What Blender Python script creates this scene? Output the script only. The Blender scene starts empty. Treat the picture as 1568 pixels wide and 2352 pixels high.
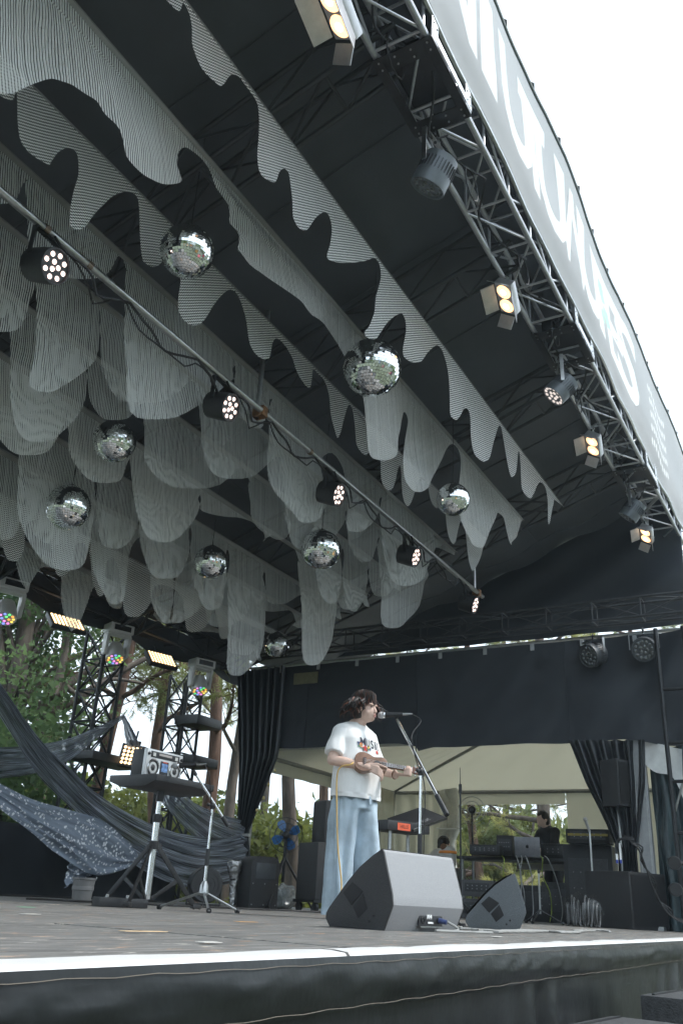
import bpy, bmesh, math, random
import numpy as np
from mathutils import Vector, Matrix, Euler, noise
from mathutils.bvhtree import BVHTree
from mathutils.geometry import delaunay_2d_cdt

random.seed(7)
rng = np.random.default_rng(7)
PI = math.pi
scene = bpy.context.scene
col = scene.collection

# ------------------------------------------------------------------ camera
EYE = Vector((0.0, 0.0, 0.113))
RIGHT = Vector((0.48748586, -0.87167882, 0.0503345))
UP = Vector((-0.38020742, -0.16002848, 0.91095181))
FWD = Vector((0.78600245, 0.46321368, 0.40943038))
cd = bpy.data.cameras.new('camera')
cam = bpy.data.objects.new('camera', cd); col.objects.link(cam)
cam.matrix_world = Matrix(((RIGHT.x, UP.x, -FWD.x, EYE.x), (RIGHT.y, UP.y, -FWD.y, EYE.y), (RIGHT.z, UP.z, -FWD.z, EYE.z), (0, 0, 0, 1)))
cd.sensor_fit = 'VERTICAL'; cd.sensor_height = 36.0; cd.lens = 30.5
cd.clip_start = 0.05; cd.clip_end = 2000
scene.camera = cam

# ------------------------------------------------------------------ sky, sun, exposure
SUN_EL, SUN_AZ = math.radians(52), math.radians(-62)      # direction towards the sun, azimuth from +X
w = bpy.data.worlds.new('World'); scene.world = w; w.use_nodes = True
nt = w.node_tree; nt.nodes.clear()
wo = nt.nodes.new('ShaderNodeOutputWorld'); bg = nt.nodes.new('ShaderNodeBackground')
sky = nt.nodes.new('ShaderNodeTexSky'); sky.sky_type = 'NISHITA'; sky.sun_disc = False
sky.sun_elevation = SUN_EL; sky.sun_rotation = PI / 2 - SUN_AZ
sky.air_density = 1.0; sky.dust_density = 2.0; sky.ozone_density = 1.0
tc = nt.nodes.new('ShaderNodeTexCoord')
cl = nt.nodes.new('ShaderNodeTexNoise'); cl.inputs['Scale'].default_value = 1.6; cl.inputs['Detail'].default_value = 6; cl.inputs['Roughness'].default_value = 0.55
cr = nt.nodes.new('ShaderNodeValToRGB')
cr.color_ramp.elements[0].position = 0.30; cr.color_ramp.elements[0].color = (6.2, 7.5, 8.7, 1)
cr.color_ramp.elements[1].position = 0.72; cr.color_ramp.elements[1].color = (8.1, 9.0, 9.6, 1)
mx = nt.nodes.new('ShaderNodeMix'); mx.data_type = 'RGBA'; mx.inputs['Factor'].default_value = 0.93
nt.links.new(tc.outputs['Generated'], cl.inputs['Vector']); nt.links.new(cl.outputs['Fac'], cr.inputs['Fac'])
nt.links.new(sky.outputs['Color'], mx.inputs['A']); nt.links.new(cr.outputs['Color'], mx.inputs['B'])
nt.links.new(mx.outputs['Result'], bg.inputs['Color']); bg.inputs['Strength'].default_value = 0.10
nt.links.new(bg.outputs['Background'], wo.inputs['Surface'])
sd = bpy.data.lights.new('sun', 'SUN'); sd.energy = 1.5; sd.angle = math.radians(14); sd.color = (1.0, 0.975, 0.94)
sun = bpy.data.objects.new('sun', sd); col.objects.link(sun)
sdir = Vector((math.cos(SUN_EL) * math.cos(SUN_AZ), math.cos(SUN_EL) * math.sin(SUN_AZ), math.sin(SUN_EL)))
sun.rotation_euler = sdir.to_track_quat('Z', 'Y').to_euler(); sun.location = sdir * 60
vs = scene.view_settings; vs.view_transform = 'Standard'; vs.look = 'None'; vs.exposure = 1.2; vs.gamma = 1.0; vs.use_curve_mapping = False
scene.cycles.use_denoising = True; scene.cycles.use_adaptive_sampling = True; scene.cycles.adaptive_threshold = 0.04
scene.cycles.max_bounces = 6; scene.cycles.transparent_max_bounces = 12
scene.cycles.diffuse_bounces = 3; scene.cycles.glossy_bounces = 3
scene.cycles.sample_clamp_indirect = 6.0

# ------------------------------------------------------------------ helpers
FPX = 1993.0                       # focal length in the units of the 1568 x 2352 survey of the place
def _ray(x, y):
    return FWD + RIGHT * ((x - 784) / FPX) - UP * ((y - 1176) / FPX)
def atY(x, y, Y):
    d = _ray(x, y); return EYE + d * (Y / d.y)
def atX(x, y, X):
    d = _ray(x, y); return EYE + d * (X / d.x)
def atZ(x, y, Z=0.0):
    d = _ray(x, y); return EYE + d * ((Z - EYE.z) / d.z)
def atF(x, y, F):
    return EYE + _ray(x, y) * F

_mats = {}
def M(name, c=(.5, .5, .5), rough=.5, metal=0., var=.12, scale=18., bump=0., bscale=None, emit=None, es=0., spec=.5, stretch=(1, 1, 1), coat=0.):
    if name in _mats: return _mats[name]
    m = bpy.data.materials.new(name); m.use_nodes = True
    n = m.node_tree.nodes; l = m.node_tree.links; p = n['Principled BSDF']
    p.inputs['Roughness'].default_value = rough; p.inputs['Metallic'].default_value = metal
    p.inputs['Specular IOR Level'].default_value = spec
    if coat: p.inputs['Coat Weight'].default_value = coat
    t = n.new('ShaderNodeTexCoord'); mp = n.new('ShaderNodeMapping'); mp.inputs['Scale'].default_value = stretch
    l.new(t.outputs['Object'], mp.inputs['Vector'])
    ns = n.new('ShaderNodeTexNoise'); ns.inputs['Scale'].default_value = scale; ns.inputs['Detail'].default_value = 5; ns.inputs['Roughness'].default_value = .6
    l.new(mp.outputs['Vector'], ns.inputs['Vector'])
    r = n.new('ShaderNodeValToRGB')
    r.color_ramp.elements[0].position = .3; r.color_ramp.elements[1].position = .7
    r.color_ramp.elements[0].color = tuple(max(0, v * (1 - var)) for v in c) + (1,)
    r.color_ramp.elements[1].color = tuple(min(1, v * (1 + var)) for v in c) + (1,)
    l.new(ns.outputs['Fac'], r.inputs['Fac']); l.new(r.outputs['Color'], p.inputs['Base Color'])
    if bump:
        n2 = n.new('ShaderNodeTexNoise'); n2.inputs['Scale'].default_value = bscale or scale; n2.inputs['Detail'].default_value = 4
        l.new(mp.outputs['Vector'], n2.inputs['Vector'])
        b = n.new('ShaderNodeBump'); b.inputs['Strength'].default_value = bump; b.inputs['Distance'].default_value = .02
        l.new(n2.outputs['Fac'], b.inputs['Height']); l.new(b.outputs['Normal'], p.inputs['Normal'])
    if emit:
        p.inputs['Emission Color'].default_value = tuple(emit) + (1,); p.inputs['Emission Strength'].default_value = es
    m.cycles.emission_sampling = 'NONE'          # small lamps: they show, the daylight does the lighting
    _mats[name] = m
    return m

def rot_to(d):
    """matrix turning +Z into direction d"""
    return Vector(d).normalized().to_track_quat('Z', 'Y').to_matrix()

class MB:
    def __init__(s): s.v = []; s.f = []
    def add(s, v, f):
        o = len(s.v); s.v.extend([tuple(p) for p in v]); s.f.extend([tuple(i + o for i in q) for q in f]); return s
    def box(s, c, d, R=None):
        c = Vector(c); h = [x / 2 for x in d]; vs = []
        for x in (-1, 1):
            for y in (-1, 1):
                for z in (-1, 1):
                    p = Vector((x * h[0], y * h[1], z * h[2]))
                    vs.append((R @ p if R else p) + c)
        return s.add(vs, [(0, 1, 3, 2), (4, 6, 7, 5), (0, 4, 5, 1), (2, 3, 7, 6), (0, 2, 6, 4), (1, 5, 7, 3)])
    def cyl(s, p, q, r, r2=None, n=10, caps=True):
        return s.tube([p, q], [r, r if r2 is None else r2], n, caps)
    def tube(s, pts, r, n=8, caps=True, flat=1.0):
        pts = [Vector(p) for p in pts]; k = len(pts)
        if not hasattr(r, '__len__'): r = [r] * k
        vs = []; prev = None
        for i, p in enumerate(pts):
            t = (pts[min(i + 1, k - 1)] - pts[max(i - 1, 0)])
            if t.length < 1e-9: t = Vector((0, 0, 1))
            t.normalize()
            if prev is None:
                a = t.orthogonal().normalized()
            else:
                a = prev - t * prev.dot(t)
                a = a.normalized() if a.length > 1e-6 else t.orthogonal().normalized()
            prev = a; b = t.cross(a)
            for j in range(n):
                th = 2 * PI * j / n
                vs.append(p + (a * math.cos(th) + b * (math.sin(th) * flat)) * r[i])
        fs = [(i * n + j, i * n + (j + 1) % n, (i + 1) * n + (j + 1) % n, (i + 1) * n + j) for i in range(k - 1) for j in range(n)]
        if caps:
            fs.append(tuple(range(n - 1, -1, -1))); fs.append(tuple((k - 1) * n + j for j in range(n)))
        return s.add(vs, fs)
    def lathe(s, prof, n=20, R=None, c=(0, 0, 0), caps=True):
        c = Vector(c); vs = []
        for r, z in prof:
            for j in range(n):
                th = 2 * PI * j / n; p = Vector((r * math.cos(th), r * math.sin(th), z))
                vs.append((R @ p if R else p) + c)
        k = len(prof)
        fs = [(i * n + j, i * n + (j + 1) % n, (i + 1) * n + (j + 1) % n, (i + 1) * n + j) for i in range(k - 1) for j in range(n)]
        if caps:
            fs.append(tuple(range(n - 1, -1, -1))); fs.append(tuple((k - 1) * n + j for j in range(n)))
        return s.add(vs, fs)
    def ball(s, c, r, n=12, m=8, R=None):
        c = Vector(c); r = Vector((r, r, r)) if not hasattr(r, '__len__') else Vector(r)
        vs = [c + (R @ Vector((0, 0, r.z)) if R else Vector((0, 0, r.z)))]
        for i in range(1, m):
            ph = PI * i / m
            for j in range(n):
                th = 2 * PI * j / n
                p = Vector((r.x * math.sin(ph) * math.cos(th), r.y * math.sin(ph) * math.sin(th), r.z * math.cos(ph)))
                vs.append(c + (R @ p if R else p))
        vs.append(c - (R @ Vector((0, 0, r.z)) if R else Vector((0, 0, r.z))))
        L = len(vs) - 1
        fs = [(0, 1 + j, 1 + (j + 1) % n) for j in range(n)]
        for i in range(m - 2):
            for j in range(n):
                a = 1 + i * n; fs.append((a + j, a + n + j, a + n + (j + 1) % n, a + (j + 1) % n))
        a = 1 + (m - 2) * n
        fs += [(a + (j + 1) % n, a + j, L) for j in range(n)]
        return s.add(vs, fs)
    def prism(s, poly, x0, x1, axis='X'):
        """poly of (a,b): a,b are the two other axes; extruded along axis"""
        n = len(poly); vs = []
        for x in (x0, x1):
            for a, b in poly:
                vs.append({'X': (x, a, b), 'Y': (a, x, b), 'Z': (a, b, x)}[axis])
        fs = [tuple(range(n)), tuple(range(2 * n - 1, n - 1, -1))] + [(i, i + n, (i + 1) % n + n, (i + 1) % n) for i in range(n)]
        return s.add(vs, fs)
    def grid(s, fn, nu, nv):
        vs = [fn(i / nu, j / nv) for j in range(nv + 1) for i in range(nu + 1)]
        fs = [(j * (nu + 1) + i, j * (nu + 1) + i + 1, (j + 1) * (nu + 1) + i + 1, (j + 1) * (nu + 1) + i) for j in range(nv) for i in range(nu)]
        return s.add(vs, fs)
    def mesh(s, name, bevel=0., smooth=35., fix=True):
        me = bpy.data.meshes.new(name); me.from_pydata(s.v, [], s.f)
        if bevel or fix:
            bm = bmesh.new(); bm.from_mesh(me)
            bmesh.ops.recalc_face_normals(bm, faces=bm.faces)
            if bevel:
                ed = [e for e in bm.edges if len(e.link_faces) == 2 and e.calc_face_angle(0) > .5]
                bmesh.ops.bevel(bm, geom=ed, offset=bevel, segments=2, affect='EDGES', profile=.6, clamp_overlap=True)
            bm.to_mesh(me); bm.free()
        if smooth:
            me.shade_smooth(); me.set_sharp_from_angle(angle=math.radians(smooth))
        return me
    def build(s, name, mt, parent=None, bevel=0., smooth=35., world=False, fix=True, label=None):
        if world and parent is not None:
            inv = base_matrix(parent).inverted(); s.v = [tuple(inv @ Vector(p)) for p in s.v]
        return link(name, s.mesh(name, bevel, smooth, fix), mt, parent, label=label)

def base_matrix(o):
    m = Matrix.Identity(4)
    while o is not None:
        m = Matrix.LocRotScale(o.location, o.rotation_euler, o.scale) @ m; o = o.parent
    return m
def link(name, me, mt, parent=None, loc=None, label=None):
    if mt is not None and not me.materials: me.materials.append(mt)
    o = bpy.data.objects.new(name, me); col.objects.link(o)
    if parent is not None: o.parent = parent
    if loc is not None: o.location = loc
    if label: o['label'] = label
    return o
def tag(o, label, cat, group=None):
    o['label'] = label; o['category'] = cat
    if group: o['group'] = group
    return o
def thing(name, label, cat, loc=(0, 0, 0), rz=0., group=None, rot=None):
    o = bpy.data.objects.new(name, None); col.objects.link(o); o.location = loc
    o.rotation_euler = rot if rot is not None else (0, 0, rz); o.empty_display_size = .1
    return tag(o, label, cat, group)
def struct(o): o['kind'] = 'structure'; return o
def copy_tree(o, parent=None):
    c = o.copy(); col.objects.link(c); c.parent = parent
    for ch in list(o.children): copy_tree(ch, c)
    return c
def dup(o, loc, rot=None, label=None, group=None):
    c = copy_tree(o); c.location = loc
    if rot is not None: c.rotation_euler = rot
    if label: c['label'] = label
    if group: c['group'] = group
    return c
def remesh(mb, voxel, smooth_it=4, name='r'):
    me = bpy.data.meshes.new(name); me.from_pydata(mb.v, [], mb.f)
    bm = bmesh.new(); bm.from_mesh(me); bmesh.ops.recalc_face_normals(bm, faces=bm.faces); bm.to_mesh(me); bm.free()
    o = bpy.data.objects.new(name, me); col.objects.link(o)
    r = o.modifiers.new('r', 'REMESH'); r.mode = 'VOXEL'; r.voxel_size = voxel; r.use_smooth_shade = True
    if smooth_it:
        sm = o.modifiers.new('s', 'SMOOTH'); sm.iterations = smooth_it; sm.factor = .5
    dg = bpy.context.evaluated_depsgraph_get(); dg.update()
    out = bpy.data.meshes.new_from_object(o.evaluated_get(dg)); out.name = name
    bpy.data.objects.remove(o); bpy.data.meshes.remove(me)
    out.materials.clear(); out.shade_smooth()
    return out
def cat_rom(pts, k=6, closed=False):
    P = [np.array(p, float) for p in pts]; n = len(P); out = []
    rngi = range(n) if closed else range(n - 1)
    for i in rngi:
        p0 = P[(i - 1) % n] if closed or i > 0 else 2 * P[0] - P[1]
        p1 = P[i]; p2 = P[(i + 1) % n]
        p3 = P[(i + 2) % n] if closed or i + 2 < n else 2 * P[-1] - P[-2]
        for j in range(k):
            t = j / k
            out.append(.5 * (2 * p1 + (p2 - p0) * t + (2 * p0 - 5 * p1 + 4 * p2 - p3) * t * t + (3 * p1 - p0 - 3 * p2 + p3) * t ** 3))
    if not closed: out.append(P[-1])
    return out
def text_mesh(body, size, bold=0.0, extrude=0.0, align='CENTER'):
    cu = bpy.data.curves.new('t', 'FONT'); cu.body = body; cu.size = size; cu.offset = bold; cu.extrude = extrude
    cu.align_x = align; cu.align_y = 'CENTER'; cu.resolution_u = 3
    o = bpy.data.objects.new('t', cu); col.objects.link(o)
    dg = bpy.context.evaluated_depsgraph_get(); dg.update()
    me = bpy.data.meshes.new_from_object(o.evaluated_get(dg))
    bpy.data.objects.remove(o); bpy.data.curves.remove(cu)
    return me
def xform(me, Mx): me.transform(Mx); return me
def frame(o, x, y, z):
    """matrix with columns x, y, z and origin o"""
    m = Matrix.Identity(4)
    for i, c in enumerate((x, y, z)):
        for j in range(3): m[j][i] = c[j]
    for j in range(3): m[j][3] = o[j]
    return m
def poly_in(P, poly):
    x, y = P[:, 0], P[:, 1]; ins = np.zeros(len(P), bool); n = len(poly); j = n - 1
    for i in range(n):
        xi, yi = poly[i]; xj, yj = poly[j]
        c = ((yi > y) != (yj > y)); d = (xj - xi) * (y - yi) / ((yj - yi) if yj != yi else 1e-12) + xi
        ins ^= c & (x < d); j = i
    return ins
# ------------------------------------------------------------------ materials
BLACKFAB = M('black_fabric', (.050, .057, .065), .62, var=.18, scale=1.2, bump=.25, bscale=2.5)
BLACKPVC = M('black_pvc', (.014, .016, .019), .36, var=.25, scale=2.0, bump=.18, bscale=5)
STEEL = M('galvanised_steel', (.42, .43, .43), .32, 1.0, var=.15, scale=30)
ALU = M('aluminium', (.46, .47, .49), .40, .85, var=.12, scale=25)
DARKTRUSS = M('dark_truss', (.035, .038, .042), .5, .2, var=.2)
CHROME = M('chrome', (.75, .75, .76), .16, 1.0, var=.05)
BLACKPL = M('black_plastic', (.02, .021, .023), .45, var=.2, scale=40)
BLACKMET = M('black_metal', (.022, .023, .025), .38, .3, var=.25, scale=30)
RUBBER = M('cable_rubber', (.016, .016, .017), .55, var=.2)
WHITEV = M('white_vinyl', (.80, .81, .81), .42, var=.04, scale=3)
GROUND = -1.2

# ------------------------------------------------------------------ ground
g = MB(); g.add([(-160, -160, GROUND), (160, -160, GROUND), (160, 160, GROUND), (-160, 160, GROUND)], [(0, 1, 2, 3)])
gm = M('lawn', (.105, .12, .08), .95, var=.35, scale=.35, bump=.5, bscale=30)
struct(g.build('ground', gm, smooth=0))

# ------------------------------------------------------------------ stage deck
def deck_material():
    m = bpy.data.materials.new('worn_black_plywood'); m.use_nodes = True
    n = m.node_tree.nodes; l = m.node_tree.links; p = n['Principled BSDF']
    t = n.new('ShaderNodeTexCoord'); oi = n.new('ShaderNodeObjectInfo')
    ad = n.new('ShaderNodeVectorMath'); ad.operation = 'ADD'
    geo = n.new('ShaderNodeNewGeometry')
    l.new(geo.outputs['Position'], ad.inputs[0])
    mp = n.new('ShaderNodeMapping'); mp.inputs['Scale'].default_value = (1.2, 14, 14); l.new(ad.outputs[0], mp.inputs['Vector'])
    a = n.new('ShaderNodeTexNoise'); a.inputs['Scale'].default_value = 2.2; a.inputs['Detail'].default_value = 7; a.inputs['Roughness'].default_value = .7
    l.new(mp.outputs['Vector'], a.inputs['Vector'])
    r = n.new('ShaderNodeValToRGB'); e = r.color_ramp.elements
    e[0].position = .32; e[0].color = (.055, .054, .052, 1); e[1].position = .66; e[1].color = (.25, .243, .23, 1)
    l.new(a.outputs['Fac'], r.inputs['Fac'])
    # scuffs: pale wood showing through in short streaks
    mp2 = n.new('ShaderNodeMapping'); mp2.inputs['Scale'].default_value = (2.2, 7, 7); l.new(ad.outputs[0], mp2.inputs['Vector'])
    b = n.new('ShaderNodeTexNoise'); b.inputs['Scale'].default_value = 3.0; b.inputs['Detail'].default_value = 9; b.inputs['Roughness'].default_value = .72
    l.new(mp2.outputs['Vector'], b.inputs['Vector'])
    r2 = n.new('ShaderNodeValToRGB'); e = r2.color_ramp.elements
    e[0].position = .575; e[0].color = (0, 0, 0, 1); e[1].position = .64; e[1].color = (1, 1, 1, 1)
    l.new(b.outputs['Fac'], r2.inputs['Fac'])
    cn = n.new('ShaderNodeTexNoise'); cn.inputs['Scale'].default_value = 2.5; l.new(ad.outputs[0], cn.inputs['Vector'])
    r3 = n.new('ShaderNodeValToRGB'); e = r3.color_ramp.elements
    e[0].position = .42; e[0].color = (.45, .25, .13, 1); e[1].position = .58; e[1].color = (.55, .52, .47, 1)
    l.new(cn.outputs['Fac'], r3.inputs['Fac'])
    mx = n.new('ShaderNodeMix'); mx.data_type = 'RGBA'
    l.new(r2.outputs['Color'], mx.inputs['Factor']); l.new(r.outputs['Color'], mx.inputs['A']); l.new(r3.outputs['Color'], mx.inputs['B'])
    l.new(mx.outputs['Result'], p.inputs['Base Color'])
    p.inputs['Roughness'].default_value = .55
    bp = n.new('ShaderNodeBump'); bp.inputs['Strength'].default_value = .35; bp.inputs['Distance'].default_value = .004
    l.new(a.outputs['Fac'], bp.inputs['Height']); l.new(bp.outputs['Normal'], p.inputs['Normal'])
    return m
DECK = deck_material()
floor_o = struct(bpy.data.objects.new('stage_floor', None)); col.objects.link(floor_o)
pw, pl = 2.435, 1.215
pm = MB().box((0, 0, -.02), (pw, pl, .04)).mesh('deck_panel', bevel=.003)
for i in range(-1, 5):
    for j in range(6):
        ox = (.9 if j % 2 else 0)
        o = link('deck_panel', pm, DECK, floor_o, (i * 2.44 + 1.1 + ox, 1.17 + .61 + j * 1.22, random.uniform(-.0015, .0015)))
        o.rotation_euler = (random.uniform(-.001, .001), random.uniform(-.0008, .0008), random.uniform(-.001, .001))
sub = MB().box((4.9, 4.85, -.12), (15.6, 7.3, .14)).build('under_frame', M('deck_frame', (.03, .03, .03), .7), floor_o)

# white edge trim along the lip of the stage, in three lengths
et = thing('stage_edge_trim', 'worn white strip along the front lip of the stage', 'trim', (0, 1.1, 0))
for i, (x0, x1) in enumerate(((-2.6, 1.93), (1.945, 5.4), (5.41, 12.6))):
    mb = MB()
    n = 40
    def edge(u, v, x0=x0, x1=x1):
        x = x0 + (x1 - x0) * u; wob = .004 * noise.noise((x * 2.1, v * 3, 7)) + .003 * noise.noise((x * 9, v, 1))
        prof = [(.035, .004), (.03, .012), (.0, .013), (-.035, .010), (-.047, -.004), (-.046, -.022)]
        a = v * 5; k = min(int(a), 4); f = a - k
        y = prof[k][0] * (1 - f) + prof[k + 1][0] * f; z = prof[k][1] * (1 - f) + prof[k + 1][1] * f
        return (x, y, z + wob)
    mb.grid(edge, n, 5)
    mb.build('strip', M('white_trim', (.66, .65, .64), .42, var=.06, scale=6, bump=.1), et)

# black vinyl skirt with a stitched hem
sk = thing('stage_skirt', 'black vinyl skirt with stitched hem on the stage front', 'skirt', (0, 1.05, GROUND))
def skirt(u, v):
    x = -2.6 + 15.2 * u; z = -.02 - (abs(GROUND) - .02) * v
    hang = min(1, v * 6)
    y = 1.035 + .012 * noise.noise((x * 1.3, z * .8, 3)) * hang + .010 * noise.noise((x * 4.2 + z * 2, z * 1.5, 5)) * hang
    rip = .03 * math.exp(-((x - 3.2 - .35 * v) / .22) ** 2) * math.sin((x - 3.2) * 26 + v * 3) * min(1, max(0, (v - .06) * 9))
    rip += .022 * math.exp(-((x - 5.9 + .9 * v) / .6) ** 2) * math.sin((x + .9 * v) * 17) * min(1, max(0, (v - .05) * 8))
    return (x, y + rip, z)
VINYL = M('black_vinyl', (.011, .013, .014), .34, var=.35, scale=6, bump=.28, bscale=7, spec=.24)
DARKFAB = M('dark_drape_fabric', (.022, .026, .032), .7, var=.2, scale=1.2, bump=.35, bscale=2.2)
MB().grid(skirt, 300, 40).build('skirt_sheet', VINYL, sk, world=True, smooth=80)
def hem(u, v):
    x = -2.6 + 15.2 * u
    z = .006 - (.105 + .006 * noise.noise((x * .8, 0, 2))) * v
    y = 1.038 - .012 * math.sin(PI * min(1, v * 1.02)) - .004 + .005 * noise.noise((x * 3.1, v * 2.5, 9)) * math.sin(PI * v) + .006 * noise.noise((x * 12 + v * 3, v * 3, 3)) * math.sin(PI * v) + .003 * noise.noise((x * 34, v * 6, 6)) * math.sin(PI * v)
    if 6.05 < x < 6.15: y -= .006
    return (x, y - .014, z)
MB().grid(hem, 420, 9).build('hem_band', VINYL, sk, world=True, smooth=80)
for nm, v0 in (('stitching', .12), ('stitching', .93)):
    pts = [Vector(hem((i + .5) / 300, v0)) + Vector((0, -.0045, .0015 * math.sin(i * 1.7))) for i in range(300)]
    MB().tube(pts, .0008, 4).build(nm, M('tan_thread', (.17, .145, .12), .8), sk, world=True)

# ------------------------------------------------------------------ canopy roof
RF_Y0, RF_Z0, RF_Y1, RF_Z1 = 1.66, 5.98, 8.5, 3.55
def roofz(Y): return RF_Z0 + (RF_Z1 - RF_Z0) * (Y - RF_Y0) / (RF_Y1 - RF_Y0)
rf = thing('canopy_roof', 'black fabric canopy roof sloping down to the back of the stage', 'canopy', (5, 5, 3.5))
def roof(u, v):
    x = -2.8 + 16.2 * u; y = RF_Y0 + (RF_Y1 - RF_Y0) * v
    sag = -.05 * abs(math.sin((x - .2) / 2.35 * PI)) * math.sin(PI * min(1, max(0, v)))
    z = roofz(y) + .17 + sag + .02 * noise.noise((x * .9, y * .9, 0)) + .012 * noise.noise((x * 2.4 + y, y * .6, 4))
    if x > 9.2: z += .035 * math.sin((x * .9 + y * 2.2) * 2.4) * (x - 9.2) / 2.4
    return (x, y, z)
MB().grid(roof, 150, 80).build('roof_sheet', BLACKFAB, rf, world=True, smooth=80)
for xs__ in np.arange(-1.9, 13.2, 1.3):            # welded seams of the roof sheet
    MB().tube([Vector(roof((xs__ + 2.8) / 16.2, v / 30)) + Vector((0, 0, -.006)) for v in range(31)], .009, 5).build('seam', BLACKFAB, rf, world=True)
for v__ in (.3, .62):
    MB().tube([Vector(roof(u / 80, v__)) + Vector((0, 0, -.006)) for u in range(81)], .009, 5).build('seam', BLACKFAB, rf, world=True)
def valance(u, v):
    x = -2.8 + 14.2 * u; sc = abs(math.sin((x - 1.0) / 1.87 * PI))
    z = RF_Z1 + .16 - (.36 + .12 * sc + .03 * noise.noise((x, 0, 0))) * v
    return (x, RF_Y1 + .03 * math.sin(x * 7) * v - .05 * v, z)
MB().grid(valance, 160, 8).build('back_valance', BLACKFAB, rf, world=True, smooth=80)
XW = 11.0
def gable(u, v):
    y = RF_Y0 + (RF_Y1 - RF_Y0 - .1) * u; zt = roofz(y) + .16; zb = min(4.0, zt - .02); z = zb + (zt - zb) * v
    fold = .03 * math.sin((y * 1.5 + z * 2.6) * 3.2) + .02 * noise.noise((y * 2, z * 2, 0))
    return (XW + 1.85 + fold - .0 * v, y, z)
MB().grid(gable, 60, 24).build('gable_panel', DARKFAB, rf, world=True, smooth=80)
def unseen_gable(u, v):  # left gable, out of view, added for the light under the roof
    y = RF_Y0 + (RF_Y1 - RF_Y0 - .1) * u; zt = roofz(y) + .16; z = 2.2 + (zt - 2.2) * v
    return (-2.7 + .03 * math.sin(y * 5 + z), y, z)
MB().grid(unseen_gable, 40, 10).build('gable_panel', DARKFAB, rf, world=True, smooth=80)

# ------------------------------------------------------------------ trusses
def bar_mesh(name, vec, r, n=6):
    return MB().cyl((0, 0, 0), vec, r, n=n).mesh(name)
def box_truss(t, p, ax, L, wdt, bay, up, rc, rb, mt, xbrace=False, names=('chord', 'brace')):
    """four chords and lacing, children of t; p = corner, ax/up/side unit vectors"""
    inv = base_matrix(t).inverted(); ax = Vector(ax).normalized(); up = Vector(up).normalized(); sd_ = ax.cross(up).normalized()
    P = inv @ Vector(p); n = int(round(L / bay)); bay = L / n
    cm = bar_mesh(names[0], ax * L, rc, 10)
    cs = [Vector((0, 0, 0)), sd_ * wdt, sd_ * wdt + up * wdt, up * wdt]
    for c in cs: link(names[0], cm, mt, t, P + c)
    faces = [(0, 1), (1, 2), (2, 3), (3, 0)]
    for a, b in faces:
        d = cs[b] - cs[a]
        rung = bar_mesh('rung', d, rb * 1.15); d1 = bar_mesh('brace', d + ax * bay, rb); d2 = bar_mesh('brace', -d + ax * bay, rb)
        for i in range(n):
            o = P + ax * (i * bay)
            if i % 1 == 0: link('rung', rung, mt, t, o + cs[a])
            if xbrace:
                link('brace', d1, mt, t, o + cs[a]); link('brace', d2, mt, t, o + cs[b])
            elif i % 2 == 0: link('brace', d1, mt, t, o + cs[a])
            else: link('brace', d2, mt, t, o + cs[b])
    return t
ZT = 5.40
ft = thing('front_truss', 'long aluminium box truss across the open front of the roof', 'truss', (5, 1.86, ZT))
# axis +X, up = +Z, side = X x Z = -Y
box_truss(ft, (-2.6, 2.05, ZT), (1, 0, 0), 17.36, .37, .56, (0, 0, 1), .024, .011, ALU)
# bolted sleeve blocks
for k, (px, py) in enumerate(((965, 200), (1305, 790), (1500, 1090))):
    X = atZ(px, py, ZT).x
    sb = thing('sleeve_block', ('bolted steel sleeve block nearest the camera on the front truss', 'bolted steel sleeve block midway along the front truss', 'far bolted steel sleeve block at the banner end of the truss')[k], 'sleeve block', (X, 1.86, ZT), group='sleeve blocks on the front truss')
    pm_ = M('plate_alu', (.55, .56, .57), .35, 1.0, var=.15)
    for xx in (-.3, .3):
        MB().box((xx, 0, -.035), (.13, .44, .008)).build('plate', BLACKMET, sb, bevel=.002)
        MB().box((xx, -.222, .19), (.10, .008, .44)).build('plate', pm_, sb, bevel=.002)
        MB().box((xx, .222, .19), (.10, .008, .44)).build('plate', BLACKMET, sb, bevel=.002)
    MB().box((0, -.226, .02), (.70, .008, .07)).build('plate', pm_, sb, bevel=.002)
    MB().box((0, .19, -.036), (.70, .07, .008)).build('plate', BLACKMET, sb, bevel=.002)
    MB().box((0, -.19, -.036), (.70, .07, .008)).build('plate', BLACKMET, sb, bevel=.002)
    MB().box((0, 0, .12), (.45, .30, .16)).build('sleeve_core', BLACKMET, sb, bevel=.01)
    bl = MB()
    for xx in (-.33, -.27, .27, .33):
        for yy in (-.18, -.06, .06, .18): bl.cyl((xx, yy, -.039), (xx, yy, -.047), .008, n=6)
        for zz in (.03, .12, .26, .36): bl.cyl((xx, -.226, zz), (xx, -.234, zz), .008, n=6)
    bl.build('bolts', STEEL, sb)
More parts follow.
